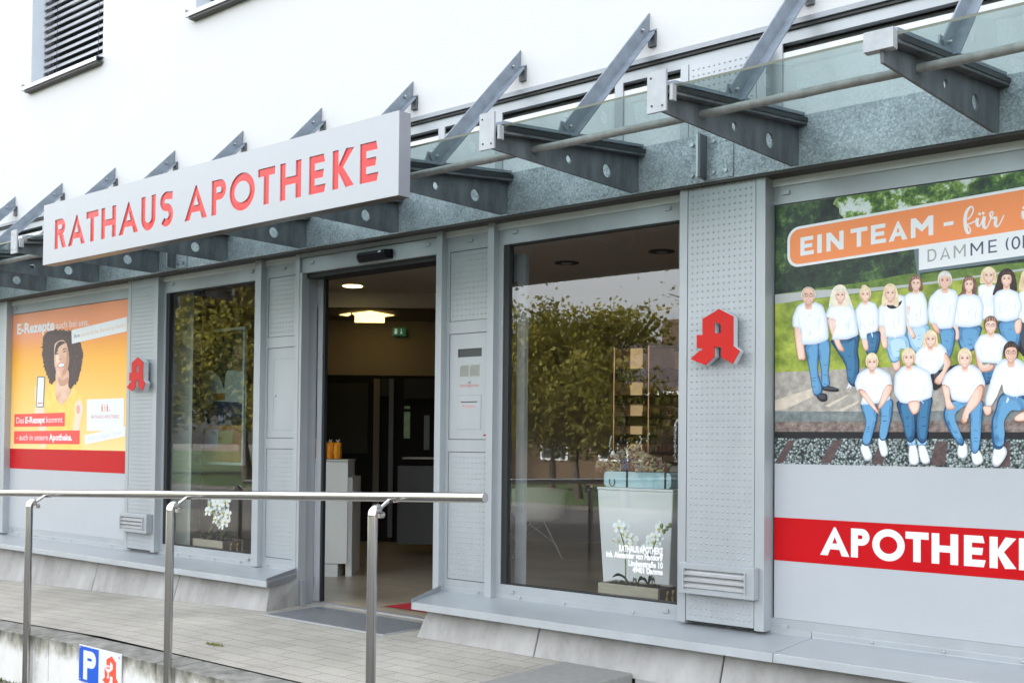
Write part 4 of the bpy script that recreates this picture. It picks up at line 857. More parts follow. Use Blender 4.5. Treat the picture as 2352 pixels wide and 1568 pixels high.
def brush(pts, w):
    P = catmull(pts+pts[::-1][1:-1], 6)[:len(pts)*6-5] if False else pts
    Q = []
    for i in range(len(P)-1):
        p0, p1, p2, p3 = P[max(0,i-1)], P[i], P[i+1], P[min(len(P)-1,i+2)]
        for t in [k/6 for k in range(6)]:
            Q.append(tuple(.5*((2*p1[j])+(p2[j]-p0[j])*t+(2*p0[j]-5*p1[j]+4*p2[j]-p3[j])*t*t+(3*p1[j]-p0[j]-3*p2[j]+p3[j])*t**3) for j in (0,1,2)))
    Q.append(P[-1]); a.up()
    for i in range(len(Q)-1):
        p, q = Q[i], Q[i+1]; dx, dy = q[0]-p[0], q[1]-p[1]; l = math.hypot(dx,dy) or 1; nx, ny = -dy/l, dx/l
        a.poly([a.pl((p[0]+nx*p[2]*w,p[1]+ny*p[2]*w)),a.pl((q[0]+nx*q[2]*w,q[1]+ny*q[2]*w)),a.pl((q[0]-nx*q[2]*w,q[1]-ny*q[2]*w)),a.pl((p[0]-nx*p[2]*w,p[1]-ny*p[2]*w))], PWHITE)
        a.Y -= .000002
brush([(835,965,.35),(900,900,.35),(945,800,.4),(930,725,.4),(880,730,.6),(810,830,.9),(785,980,1.0),(800,1140,1.0),(840,1240,.8),(880,1220,.5),(885,1150,.4),(830,1075,.35),(900,1045,.35),(985,1000,.35)], 34)
brush([(1035,945,.9),(1015,1030,.95),(1040,1105,.8),(1080,1080,.35),(1120,1000,.4),(1165,910,.95),(1145,1020,1.0),(1160,1135,.9),(1215,1120,.4),(1260,1020,.35),(1300,930,.35),(1335,850,.35),(1320,815,.4),(1290,830,.5),(1275,890,.5),(1310,945,.5),(1400,930,.7),(1380,1000,.95),(1385,1100,.9),(1440,1090,.4),(1500,990,.35),(1545,885,.35)], 34)
a.ell(1070,862,28,28,PWHITE); a.ell(1140,848,28,28,PWHITE); a.ell(1935,740,28,28,PWHITE)
brush([(1925,800,.9),(1920,880,1.0),(1935,950,.9),(1990,930,.4)], 34)
a.build('photo_print', T, recalc=False)
# ---- orange e-prescription poster on the left
AP = crop(0,1150,2.24)
L = thing('prescription_poster', 'orange poster of a laughing woman holding up a phone, red band below', 'poster', (-9.4,0,-.85))
qx0, qx1 = -10.50, -8.33
m = MB(); m.box(qx0,qx1,.002,.013,-.852,1.206,PANEL); m.build('backing_panel', L, loc=(-9.4,0,-.85))
m = MB(); m.box(qx0,qx1,.0008,.0018,-.288,-.095,RED); m.build('red_band', L)
gm = pm('orange_fade', (.9,.5,.1)); n, l, b = nodes_of(gm); tc = n.new('ShaderNodeTexCoord'); sp = n.new('ShaderNodeSeparateXYZ'); l.new(tc.outputs['Object'], sp.inputs[0])
mr = n.new('ShaderNodeMapRange'); mr.inputs[1].default_value = -.1; mr.inputs[2].default_value = 1.2; l.new(sp.outputs[2], mr.inputs[0])
r = ramp(n, [(0,(.86,.60,.26)), (.35,(.86,.52,.14)), (.62,(.86,.42,.05)), (.74,(.82,.33,.05)), (.82,(.80,.30,.14)), (1,(.76,.30,.17))]); l.new(mr.outputs[0], r.inputs[0]); l.new(r.outputs[0], b.inputs['Base Color'])
a = Art(.0015, AP)
a.world([(qx0,-.098),(qx1,-.098),(qx1,1.206),(qx0,1.206)], gm)
CURL = pm('curly_hair', (.012,.007,.008), vscale=60, col2=(.09,.045,.045)); BL = pm('yellow_blouse', (.84,.50,.09), vscale=10, col2=(.88,.62,.18)); AFR = pm('warm_skin', (.58,.30,.19), vscale=7, col2=(.80,.55,.42)); PALM = pm('palm_skin', (.84,.60,.46)); REDP = pm('red_box', (.80,.07,.06)); ROS = pm('rose_text', (.45,.12,.13)); GRT = pm('pale_grey_text', (.52,.55,.55)); TAN = pm('tan_text', (.66,.45,.30))
a.shape([(490,860),(430,900),(400,980),(412,1120),(425,1300),(420,1462),(720,1462),(700,1250),(742,1020),(690,930),(620,880),(610,990),(550,1060),(500,990)], BL)
hb = [(400,430),(440,395),(500,378),(570,385),(640,395),(690,440),(720,500),(742,570),(735,660),(715,760),(695,830),(655,885),(615,905),(600,830),(560,800),(500,830),(455,862),(425,790),(400,720),(380,640),(378,560),(385,490)]
hj = []
for p in catmull(hb, 9):
    d = Vector((p[0]-560, p[1]-640)).normalized()*random.uniform(-7,11); hj.append((p[0]+d.x, p[1]+d.y))
a.shape(hj, CURL, False)
for k in range(46):
    p = random.choice(hj); a.ell(p[0]+random.uniform(-9,9), p[1]+random.uniform(-9,9), random.uniform(3,7), random.uniform(4,8), CURL, 7)
a.shape([(508,740),(612,740),(612,880),(640,930),(560,1045),(500,985),(500,880)], AFR)
a.shape([(495,500),(560,470),(600,510),(618,600),(618,680),(595,755),(548,790),(510,765),(488,690),(486,580)], AFR)
a.shape([(600,510),(618,600),(618,680),(595,755),(555,788),(585,700),(595,600)], pm('warm_shade',(.50,.25,.15))); a.shape([(500,620),(520,600),(535,650),(515,700)], PALM); a.shape([(520,800),(560,830),(608,800),(606,860),(540,880)], pm('neck_shade',(.52,.27,.18)))
a.shape([(490,600),(500,520),(540,480),(590,490),(575,500),(530,530),(508,580)], CURL)
CUR2 = pm('curl_light', (.16,.085,.07))
for k in range(120):
    an = random.uniform(0,6.28); rr_ = random.uniform(.62,1.0); a.ell(560+185*rr_*math.cos(an), 600+215*rr_*math.sin(an)*(.95 if math.sin(an) < 0 else .9), random.uniform(2,5), random.uniform(2,5), CUR2, 6) if abs(math.cos(an)) > .45 or math.sin(an) < -.6 else None
for cx, cy in ((508,592),(578,572)): a.ell(cx, cy, 16, 5, INK, 10, rot=-.3); a.ell(cx-2, cy-22, 18, 5, CURL, 10, rot=-.35)
a.ell(540,640,12,9,pm('nose',(.50,.24,.16))); a.ell(548,694,34,25,LIP,16,rot=-.25); a.ell(549,694,28,17,PWHITE,14,rot=-.25)
a.shape([(318,890),(335,885),(330,1060),(395,1075),(402,1118),(372,1180),(330,1170),(310,1110),(320,1040),(312,980)], PALM)
a.shape([(336,793),(400,796),(405,805),(392,1066),(384,1075),(326,1071),(320,1062),(332,800)], SLATE, False); a.shape([(341,803),(396,806),(384,1066),(328,1062)], PWHITE, False)
a.shape([(338,1032),(382,1028),(382,1036),(338,1044)], LIP, False)
a.shape([(690,1012),(722,1008),(748,1085),(722,1190),(704,1290),(655,1290),(668,1150),(672,1050)], PALM); a.ell(700,1090,18,40,pm('palm_shadow',(.66,.36,.27)),14)
a.shape([(350,1180),(405,1180),(410,1420),(395,1430),(360,1400)], PALM)
a.shape([(640,382),(1139,262),(1139,390),(644,503)], PWHITE, False); a.shape([(129,1133),(581,1119),(579,1241),(127,1246)], REDP, False); a.shape([(127,1285),(715,1278),(712,1402),(124,1397)], REDP, False)
a.shape([(780,1001),(1112,989),(1107,1282),(777,1282)], PWHITE, False); a.shape([(759,1321),(1122,1243),(1118,1330),(763,1404)], PWHITE, False)
a.text('E-Rezepte', (153,418), (488,378), .094, PWHITE, .035); a.text('auch bei uns.', (500,368), (795,335), .062, PWHITE)
a.text('Ihre', (663,455), (715,441), .036, NAVY, .0); a.text('persönliche Beratung bleibt!', (725,440), (1125,350), .036, TAN, 0)
a.text('Das', (146,1214), (215,1212), .056, PWHITE); a.text('E-Rezept', (226,1212), (402,1209), .056, PWHITE, .035); a.text('kommt', (414,1209), (560,1206), .056, PWHITE)
a.text('- auch in unsere', (147,1365), (428,1366), .056, PWHITE); a.text('Apotheke.', (438,1366), (645,1367), .056, PWHITE, .035)
a.text('RATHAUS APOTHEKE', (817,1172), (1066,1170), .030, ROS); a.text('Einfach. Digital. Sicher.', (786,1372), (1095,1312), .036, GRT, 0, .2)
a.shape([(815,1189),(1065,1187),(1065,1190),(815,1192)], GRT, False)
for cx, m_ in ((915,LIP),(940,TAN),(962,LIP)):
    a.ell(cx,1052,6,8,m_,10); a.shape([(cx-8,1064),(cx+8,1064),(cx+5,1085),(cx+8,1110),(cx+2,1110),(cx,1090),(cx-3,1110),(cx-8,1110),(cx-5,1085)], m_, False)
a.ell(980,1098,4,8,LIP,8)
a.build('photo_print', L, recalc=False)
# ---- parking sign on the retaining wall
cs = crop(250,2500,6.72); YP = -1.812
t = thing('parking_sign', 'small blue and white parking sign with a red letter A emblem on the terrace wall', 'sign', (-5.6,YP,-1.37))
c0, c1 = on_y(cs(450,500), YP), on_y(cs(1580,775), YP); c2 = on_y(cs(455,1480), YP); cm = on_y(cs(980,650), YP).x
m = MB(); zt_, zb_ = (c0.z+c1.z)/2, c2.z
m.box(c0.x,c1.x,YP,YP+.006,zb_,zt_,PWHITE); m.build('sign_plate', t, loc=(c0.x,YP,zb_))
a = Art(YP-.0004, cs)
a.world([(c0.x+.002,zb_+.002),(cm,zb_+.002),(cm,zt_-.006),(c0.x+.002,zt_-.006)], mat('sign_blue',(.012,.10,.56),.35))
pA_ = a.pl((550,1430)); pB_ = a.pl((900,900)); W_ = pB_[0]-pA_[0]; H_ = a.pl((560,650))[2]-pA_[2]
a.up(); a.prism([[(pA_[0]+p[0], pA_[2]+p[1]) for p in lp] for lp in capital('P', W_, H_, .044)], lambda u, v, h: (u, a.Y+h, v), 0, .0003, PWHITE)
OR2 = mat('sign_orange_red', (.80,.10,.045), .35)
a.shape([(1325,825),(1440,1000),(1440,1420),(1490,1520),(1430,1700),(1345,1560),(1345,1380),(1270,1360),(1270,1500),(1200,1570),(1150,1552),(1070,1455),(1140,1380),(1130,1310),(1127,1140),(1182,1140),(1182,910)], OR2, False)
a.shape([(1285,970),(1350,1055),(1350,1195),(1270,1175)], PWHITE, False); a.shape([(1140,1150),(1310,1190),(1290,1240),(1240,1260),(1250,1330),(1235,1390),(1255,1420),(1190,1405),(1215,1320),(1195,1240)], PWHITE); a.ell(1225,1105,42,40,PWHITE); a.ell(1222,1125,18,25,OR2)
a.build('lettering', t, recalc=False)
m = MB()
for u, v in ((478,585),(475,1425),(1518,860)): q = on_y(cs(u,v), YP-.002); m.ball(q, .005, BOLT, nu=8, nv=4)
m.build('screw', t)
# ================================================================== rooms behind the glass
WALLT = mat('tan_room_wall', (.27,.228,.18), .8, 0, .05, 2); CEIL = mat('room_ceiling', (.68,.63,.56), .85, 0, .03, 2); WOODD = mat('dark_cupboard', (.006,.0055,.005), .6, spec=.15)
q = MB(); q.add([(-16,.02,ZF-.002),(3,.02,ZF-.002),(3,11,ZF-.002),(-16,11,ZF-.002)], [(0,1,2,3)], TILE); tag(q.build('shop_floor'), kind='structure')
EF = frame_xf((0,-5,0)); WF, WB = 11.55, 12.8
q = MB(); q.add([(-12.1,.07,1.6),(3,.07,1.6),(3,10.3,1.6),(.35,10.3,1.6)], [(0,1,2,3)], CEIL); q.build('room_ceiling', B)
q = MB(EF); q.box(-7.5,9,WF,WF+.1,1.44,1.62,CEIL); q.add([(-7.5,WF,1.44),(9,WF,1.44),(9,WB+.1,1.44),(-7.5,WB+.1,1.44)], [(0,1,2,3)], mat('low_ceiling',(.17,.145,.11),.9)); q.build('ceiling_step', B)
q = MB(EF); q.box(-7.5,9,WB,WB+.1,ZF,1.5,WALLT); q.build('room_back_wall', B)
for xa in (-16,2.9): q = MB(); q.box(xa,xa+.1,.1,11,ZF,1.62,WALLT); q.build('room_side_wall', B)
for xa, xb, yy in ((-7.86,-6.61,.05),(-4.21,-2.95,.06)): q = MB(); q.box(xa,xb,yy,.42,-.925,-.906,WHITE); q.build('display_ledge', B)
z5 = crop(1200,1000,1045/600)
def rect_at(mb, c, u0, v0, u1, v1, w, m, th=.03):
    """upright board facing the room's axis, sized from its corners at distance w"""
    k = [(at_depth(c(u,v), w)-EYE) for u, v in ((u0,v0),(u1,v1))]
    a0, a1 = sorted((k[0].dot(HX), k[1].dot(HX))); b0, b1 = sorted((k[0].z, k[1].z)); mb.box(a0,a1,w,w+th,b0,b1,m)
t = thing('cupboard_front', 'dark cupboard and inner door front at the back of the shop', 'cupboard', at_depth(z5(560,1400),12.6))
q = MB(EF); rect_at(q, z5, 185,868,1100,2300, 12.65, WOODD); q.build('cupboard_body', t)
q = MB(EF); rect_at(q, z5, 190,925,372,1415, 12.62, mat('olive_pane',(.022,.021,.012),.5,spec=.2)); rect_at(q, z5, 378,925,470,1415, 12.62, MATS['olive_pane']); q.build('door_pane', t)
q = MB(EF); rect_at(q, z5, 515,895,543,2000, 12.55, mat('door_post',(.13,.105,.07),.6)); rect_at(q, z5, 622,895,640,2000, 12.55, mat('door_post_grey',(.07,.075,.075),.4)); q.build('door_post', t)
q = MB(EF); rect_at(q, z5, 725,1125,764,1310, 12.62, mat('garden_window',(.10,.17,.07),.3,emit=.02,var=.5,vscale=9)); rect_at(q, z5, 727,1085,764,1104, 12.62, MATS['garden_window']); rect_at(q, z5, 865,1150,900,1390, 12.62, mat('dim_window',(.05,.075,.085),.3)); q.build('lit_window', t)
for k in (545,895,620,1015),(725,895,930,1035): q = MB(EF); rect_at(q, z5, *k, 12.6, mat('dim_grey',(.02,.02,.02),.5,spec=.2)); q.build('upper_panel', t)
t = thing('rear_counter', 'low grey counter with a pale top far inside the shop, seen through the open door', 'counter', at_depth(z5(820,1800),11))
q = MB(EF); rect_at(q, z5, 682,1500,1000,2050, 11.0, mat('grey_counter',(.05,.05,.048),.5), .5); q.build('counter_body', t)
q = MB(EF); rect_at(q, z5, 712,1443,1000,1456, 10.95, mat('pale_counter_top',(.42,.40,.36),.4), .55); q.build('counter_top', t)
bt_ = crop(1024,1366,2.2965); bt2 = crop(1024,2049,2.2965)
wC = 9.3
t = thing('white_counter', 'white counter just inside the door on the left, carrying orange bags', 'counter', at_depth(bt2(700,528), wC))
CW = mat('white_counter_board', (.76,.77,.75), .35, 0, .02, 3)
q = MB(EF); rect_at(q, bt_, 300,1095,832,1568+470, wC, CW, .4); q.build('counter_front', t)
q = MB(EF); rect_at(q, bt_, 300,1078,846,1096, wC-.02, CW, .45); q.build('counter_top', t)
q = MB(EF); rect_at(q, bt_, 832,1245,870,2560, wC+.05, CW, .5); q.build('side_panel', t)
q = MB(EF); rect_at(q, bt_, 300,1568+470,742,2560, wC+.005, CW, .3); q.build('plinth_board', t)
BAGM = mat('orange_paper', (.80,.30,.012), .55, 0, .12, 14, .3, 40); WRAP = mat('cellophane_white', (.62,.58,.58), .3)
def bag(u0, v0, u1, v1, w, label):
    p = at_depth(bt_((u0+u1)/2, v1), w); t = thing('paper_bag', label, 'bag', p, 'orange paper bags on the white counter')
    k0 = at_depth(bt_(u0,v0), w)-EYE; k1 = at_depth(bt_(u1,v1), w)-EYE; a0, a1, b0, b1 = k0.dot(HX), k1.dot(HX), k1.z, k0.z
    q = MB(EF); c = (a0+a1)/2; h = (a1-a0)/2; n = 5; rings = []
    for z, sx, dy in ((b0,.86,.05),(b0+.35*(b1-b0),1.0,.055),(b0+.8*(b1-b0),.95,.035),(b1,.93,.012)):
        rings.append([(c-h*sx,w-dy,z),(c,w-dy*1.3,z),(c+h*sx,w-dy,z),(c+h*sx,w+dy,z),(c,w+dy*1.3,z),(c-h*sx,w+dy,z)])
    q.add([v for r_ in rings for v in r_], [(6*i+j,6*i+(j+1) % 6,6*i+6+(j+1) % 6,6*i+6+j) for i in range(3) for j in range(6)]+[(0,1,2,3,4,5)], BAGM); q.build('bag_body', t)
    q = MB(EF)
    for i in range(5): q.tube([(c+random.uniform(-.3,.3)*h,w,b1-.005),(c+random.uniform(-.8,.8)*h,w+random.uniform(-.01,.01),b1+random.uniform(.01,.03))], .003, WRAP, 5)
    q.build('tied_top', t)
bag(722,925,780,1073,9.40,'orange paper bag at the open right end of the row on the counter')
bag(664,922,714,1073,9.45,'orange paper bag second from the right end of the counter row')
bag(612,925,656,1073,9.5,'orange paper bag just right of the sliding door edge')
bag(538,920,566,1073,9.55,'orange paper bag seen behind the sliding door glass')
t = thing('bottle', 'tall pale wrapped bottle standing behind the orange bags', 'bottle', at_depth(bt_(620,1000), 9.75))
q = MB(EF); k = at_depth(bt_(612,1000), 9.75)-EYE; q.tube([(k.dot(HX),9.75,-.15),(k.dot(HX),9.75,.05),(k.dot(HX)+.004,9.75,.10),(k.dot(HX)+.01,9.75,.24)], .034, WRAP, 10, r1=.010); q.build('bottle_body', t)
# lamps
LAMP = mat('lamp_diffuser', (1,.74,.27), .5, emit=.36); LAMP2 = mat('lamp_glow', (1,.80,.36), .5, emit=1.0)
t = thing('ceiling_lamp', 'square yellow lit lamp under the low ceiling inside the door', 'lamp', at_depth(z5(480,455),12.2))
q = MB(); P_ = [on_z(z5(u,v), 1.432) for u, v in ((362,440),(490,424),(660,455),(555,470),(385,462))]; q.poly(P_, LAMP); P_ = [on_z(z5(u,v), 1.433) for u, v in ((272,452),(352,437),(352,452),(330,460))]; q.poly(P_, LAMP); q.build('light_panel', t)
q = MB(EF); rect_at(q, z5, 382,462,588,505, at_depth(z5(480,480),12).dot(HY)+0 if False else 12.0, LAMP, .02); q.build('shade', t)
t = thing('downlight', 'small round lit downlight in the front ceiling above the door way', 'lamp', (-8.35,2.48,1.6))
c = on_z(z5(367,254), 1.595); q = MB(); q.tube([c, c+Vector((0,0,.004))], .10, LAMP2, 20); q.build('light_disc', t)
q = MB(); q.tube([c+Vector((0,0,.0045)), c+Vector((0,0,.006))], .115, WHITE, 20); q.build('trim_ring', t)
z3_ = crop(1950,850,2050/850)
for (u, v), lb in (((765,490),'unlit round ceiling spot left of the middle behind the wide window'),((1680,380),'unlit round ceiling spot at the right behind the wide window')):
    c = on_z(z3_(u,v), 1.594); t = thing('ceiling_spot', lb, 'lamp', c, 'unlit spots in the ceiling'); q = MB(); q.tube([c, c+Vector((0,0,.005))], .11, BLACK, 20); q.build('lamp_opening', t)
    q = MB(); q.tube([c+Vector((0,0,-.006)), c+Vector((0,0,-.001))], .05, ALU, 14); q.build('reflector', t)
t = thing('exit_sign', 'green emergency exit sign on the tan wall inside', 'sign', at_depth(z5(690,565),12.7))
q = MB(EF); rect_at(q, z5, 643,540,735,596, 12.7, mat('exit_green',(.006,.075,.035),.4,emit=.07)); q.build('sign_plate', t)
q = MB(EF); W_ = mat('exit_white',(.45,.55,.5),.5,emit=.07)
rect_at(q, z5, 662,548,676,560, 12.69, W_, .005); rect_at(q, z5, 658,562,676,584, 12.69, W_, .005); rect_at(q, z5, 703,548,707,584, 12.69, W_, .005); rect_at(q, z5, 697,572,713,578, 12.69, W_, .005); q.build('pictogram', t)
# red mat on the shop floor
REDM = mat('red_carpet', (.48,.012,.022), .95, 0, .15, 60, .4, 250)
q = MB(); q.add([(-5.56,.315,ZF+.004),(-3.5,.35,ZF+.004),(-3.4,1.80,ZF+.004),(-5.40,1.70,ZF+.004)], [(0,1,2,3)], REDM); tag(q.build('red_mat'), 'red carpet mat just inside the open door and the wide window', 'mat')
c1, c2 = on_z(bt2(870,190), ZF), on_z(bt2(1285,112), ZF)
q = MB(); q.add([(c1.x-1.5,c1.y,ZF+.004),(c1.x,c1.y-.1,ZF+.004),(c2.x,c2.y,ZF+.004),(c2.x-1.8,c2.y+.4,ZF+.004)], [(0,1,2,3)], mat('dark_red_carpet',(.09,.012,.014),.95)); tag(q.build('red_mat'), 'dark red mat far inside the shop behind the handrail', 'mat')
# ---- left window: pale screen, framed display, wooden box with orchid
t = thing('display_screen', 'pale green white upright board at the left of the narrow window', 'screen', (-8.2,.3,ZF))
q = MB(); q.box(-8.55,-7.935,.30,.33,ZF,1.35,mat('pale_board',(.66,.74,.68),.4)); q.build('board', t)
q = MB(); q.box(-7.93,-7.80,.32,.34,ZF,1.3,BLACK); q.build('board_edge', t)
t = thing('framed_display', 'hanging glass framed display print of two women in white coats', 'poster frame', (-7.8,.5,-.2))
FRM = mat('pale_frame', (.30,.36,.33), .35, .2); f0, f1, g0, g1 = -8.176, -7.448, -.203, .953
q = MB()
for a_, b_, c_, d_ in ((f0,f0+.022,g0,g1),(f1-.022,f1,g0,g1),(f0+.022,f1-.022,g0,g0+.022),(f0+.022,f1-.022,g1-.022,g1)): q.box(a_,b_,.49,.515,c_,d_,FRM)
q.build('picture_frame', t)
af = Art(.506, crop(600,1000,1568/650)); DKG = pm('dark_green', (.014,.022,.018)); COAT = pm('coat', (.20,.26,.23), var=.15, vscale=9); DSK = pm('shaded_skin', (.13,.105,.075), var=.1); DHR = pm('shaded_hair', (.075,.07,.035), var=.3, vscale=20); OCH = pm('ochre', (.17,.10,.025), var=.3, vscale=6)
af.world([(f0+.02,g0+.02),(f1-.02,g0+.02),(f1-.02,g1-.02),(f0+.02,g1-.02)], DKG)
af.shape([(480,960),(500,880),(545,855),(600,890),(618,1000),(610,1140),(640,1200),(490,1200)], DHR); af.shape([(450,1170),(520,1150),(600,1165),(670,1230),(720,1380),(720,1560),(450,1560)], COAT)
af.shape([(800,960),(830,905),(870,890),(905,930),(915,1080),(890,1170),(780,1160)], DHR); af.shape([(730,1200),(790,1160),(860,1170),(915,1200),(915,1560),(730,1560)], COAT)
af.ell(545,985,45,75,DSK); af.ell(852,975,36,62,DSK); af.ell(532,975,8,4,EYE_); af.ell(560,975,8,4,EYE_); af.ell(842,965,7,4,EYE_); af.ell(866,965,7,4,EYE_); af.ell(547,1030,16,7,LIP); af.ell(854,1015,13,6,LIP)
af.shape([(605,1385),(725,1378),(725,1445),(605,1450)], OCH, False); af.shape([(540,1560),(580,1490),(680,1500),(740,1600),(700,1680),(560,1700)], pm('navy_glove',(.02,.045,.075)))
af.world([(f0+.022,g0+.022),(f1-.022,g0+.022),(f1-.022,.13),(f0+.022,.13)], OCH); af.world([(f0+.18,.20),(f1-.024,.20),(f1-.024,.32),(f0+.28,.34),(f0+.1,.22)], pm('navy_box',(.012,.025,.055)))
af.world([(f0+.16,-.06),(f0+.36,-.05),(f0+.36,.10),(f0+.16,.09)], pm('pale_note',(.24,.30,.33))); af.world([(f0+.37,-.03),(f0+.56,-.02),(f0+.56,.09),(f0+.37,.08)], pm('lime_note',(.17,.20,.06)))
af.build('display_print', t, recalc=False)
WOOD = mat('pale_wood', (.34,.31,.24), .6, 0, .12, 4, .1, 60, stretch=(2,2,14)); WOODE = mat('dark_wood_end', (.075,.055,.045), .6, 0, .2, 8); ROPE = mat('rope', (.42,.27,.10), .8)
LEAF = mat('orchid_leaf', (.015,.05,.03), .3); PETAL = mat('orchid_petal', (.74,.78,.76), .5, 0, .04, 40); YEL = mat('orchid_heart', (.55,.50,.06), .5); STEMG = mat('orchid_stem', (.16,.20,.06), .5); SOIL = mat('bark_soil', (.02,.015,.012), .95)
def planter(x, label):
    t = thing('wooden_planter', label, 'planter', (x,.15,-.906), 'wooden planter boxes in the shop windows')
    q = MB(); z0, z1 = -.906, -.796; x1 = x+.415; yb = .335
    q.box(x,x1-.012,.15,.162,z0,z0+.052,WOOD); q.box(x,x1-.012,.15,.162,z0+.0535,z1,WOOD); q.box(x,x1,yb-.012,yb,z0,z1,WOOD); q.box(x,x+.012,.162,yb-.012,z0,z1,WOOD); q.build('planter_box', t)
    q = MB(); q.box(x1-.012,x1,.15,yb-.012,z0,z1,WOODE)
    q.build('planter_end', t)
    q = MB()
    for yy in (.215,.275): q.tube([(x1+.004,yy+.012,z1-.022),(x1+.008,yy,z1-.03),(x1+.006,yy-.002,z1-.06),(x1+.006,yy+.008,z1-.09)], .0065, ROPE, 8)
    q.build('rope_handle', t)
    q = MB(); q.box(x+.012,x1-.012,.162,yb-.012,z0+.02,z1-.008,SOIL)
    for i in range(30): q.ball((x+random.uniform(.05,.36),random.uniform(.18,.31),z1-.006), random.uniform(.008,.018), SOIL, nu=6, nv=4)
    q.build('bark_filling', t)
def flower(q, c, r, tilt, turn):
    M_ = Matrix.Rotation(turn,3,'Z') @ Matrix.Rotation(tilt,3,'X')
    for i in range(5):
        an = math.pi/2+i*2*math.pi/5; w = .62 if i in (1,4) else .45; pts = []
        for s_, ww, up in ((.05,.12,0),(.4,w*.8,.10),(.75,w,.16),(1.0,w*.45,.10)):
            for sg in (-1,1): pts.append((s_*r, sg*ww*r*.62, -up*r))
        R2 = Matrix.Rotation(an,3,'Y')
        V_ = [Vector(c)+M_ @ Vector((p[0]*math.cos(an)-p[1]*math.sin(an), p[2]+(.02*r if i % 2 else 0), p[0]*math.sin(an)+p[1]*math.cos(an))) for p in pts]
        q.add(V_, [(0,1,3,2),(2,3,5,4),(4,5,7,6)], PETAL, True)
    q.ball(Vector(c)+M_ @ Vector((0,-.012,-.15*r)), r*.2, YEL, nu=7, nv=5)
def orchid(cf, ysp, stems, flowers, leaves, label, r=.05, buds=()):
    b0 = on_y(cf(*stems[0][0]), ysp); t = thing('orchid', label, 'orchid', b0, 'white orchids in the window planters')
    q = MB()
    for s_ in stems: q.tube([on_y(cf(*p), ysp) for p in s_], .0038, STEMG, 7)
    for b_ in buds: q.ball(on_y(cf(*b_), ysp-.01), .011, STEMG, (1,1,1.4), 7, 5)
    q.build('stem', t)
    q = MB()
    for f in flowers: flower(q, on_y(cf(*f), ysp+random.uniform(-.035,.02)), r*random.uniform(.85,1.1), random.uniform(-.45,.25), random.uniform(-.6,.7))
    q.build('blossom', t)
    q = MB()
    for (a_, b_, w_) in leaves:
        A_, B_ = on_y(cf(*a_), ysp), on_y(cf(*b_), ysp-.04); n = 7; d = B_-A_; V_ = []
        for i in range(n):
            s_ = i/(n-1); ww = w_*math.sin(math.pi*min(1,s_*.9+.08)); c_ = A_+d*s_+Vector((0,0,.03*math.sin(math.pi*s_)))
            V_ += [c_+Vector((0,-ww*.6,ww*.7)), c_+Vector((0,0,-.004)), c_+Vector((0,ww*.6,ww*.3))]
        q.add(V_, [(3*i+j,3*i+j+1,3*i+4+j,3*i+3+j) for i in range(n-1) for j in (0,1)], LEAF, True)
    q.build('leaf', t)
planter(-7.636, 'pale wooden box with dark rope handled end in the narrow left window')
planter(-3.606, 'pale wooden box with dark rope handled end in the wide window below the white pedestal')
co = crop(650,1950,2016/450)
orchid(co, .23, [[(822,900),(835,780),(905,660),(915,480),(960,300),(1060,250)],[(1055,900),(1065,810),(1120,745),(1080,560),(1000,420)]],
       [(850,285),(830,410),(985,310),(1060,310),(1130,240),(975,465),(970,560),(1105,440),(1190,465),(1050,590),(1130,610),(900,400),(1040,340),(950,250),(1075,650)], [((930,900),(700,870),.02),((1000,900),(940,810),.03),((1080,910),(1330,860),.035),((900,915),(1000,880),.03)], 'white orchid in the wooden box of the narrow left window', .052)
orchid(zq, .23, [[(912,1385),(912,1250),(905,1130),(880,1040),(860,1000)],[(1088,1380),(1082,1250),(1070,1180),(1105,1110),(1130,1040),(1165,1030),(1205,990)]],
       [(870,1000),(900,1005),(845,1080),(870,1090),(925,1060),(955,1085),(905,1040),(940,1110),(1075,1080),(1115,1060),(1135,1085),(1140,1010),(1050,1140),(1030,1165),(1020,1190),(1100,1095)], [((940,1385),(825,1330),.022),((985,1385),(960,1375),.02),((1060,1390),(990,1370),.03),((1060,1390),(1105,1370),.035)], 'white orchid with budding tip in the wooden box of the wide window', .040, [(1165,1030),(1185,1010),(1205,990),(1150,995)])
# ---- wide window: pedestal, blue tray, dried arrangement, rods, chair, shelf
t = thing('pedestal', 'tall tapered white planter pedestal behind the wide window', 'pedestal', (-3.56,.68,ZF))
PED = mat('pedestal_white', (.67,.69,.70), .35, 0, .02, 3)
q = MB(); zt = -.275; x0t, x1t, x0b, x1b = -3.828, -3.292, -3.775, -3.345
q.add([(x0b,.48,ZF),(x1b,.48,ZF),(x1b,.88,ZF),(x0b,.88,ZF),(x0t,.45,zt),(x1t,.45,zt),(x1t,.92,zt),(x0t,.92,zt)], [(3,2,1,0),(4,5,6,7),(0,1,5,4),(1,2,6,5),(2,3,7,6),(3,0,4,7)], PED); q.build('pedestal_body', t, .006)
q = MB(); q.box(x0t-.003,x1t+.003,.447,.923,zt+.001,zt+.016,PED); q.build('rim', t, .003)
BLUE = mat('weathered_blue', (.22,.42,.46), .6, 0, 0, 7, .1, 60, col2=(.40,.58,.62)); n, l, b = nodes_of(BLUE)
rp_ = [x for x in n if x.type == 'VALTORGB'][0].color_ramp; rp_.elements.new(.27).color = (.40,.30,.18,1); rp_.elements[0].position = .22; rp_.elements[0].color = (.42,.30,.17,1); rp_.elements[1].position = .36; rp_.elements[1].color = (.22,.42,.47,1); rp_.elements[2].position = .5
t = thing('wooden_tray', 'weathered light blue wooden trough on top of the white pedestal', 'tray', (-3.57,.65,zt+.016))
xa, xb, za, zb = -3.815, -3.335, zt+.017, zt+.112
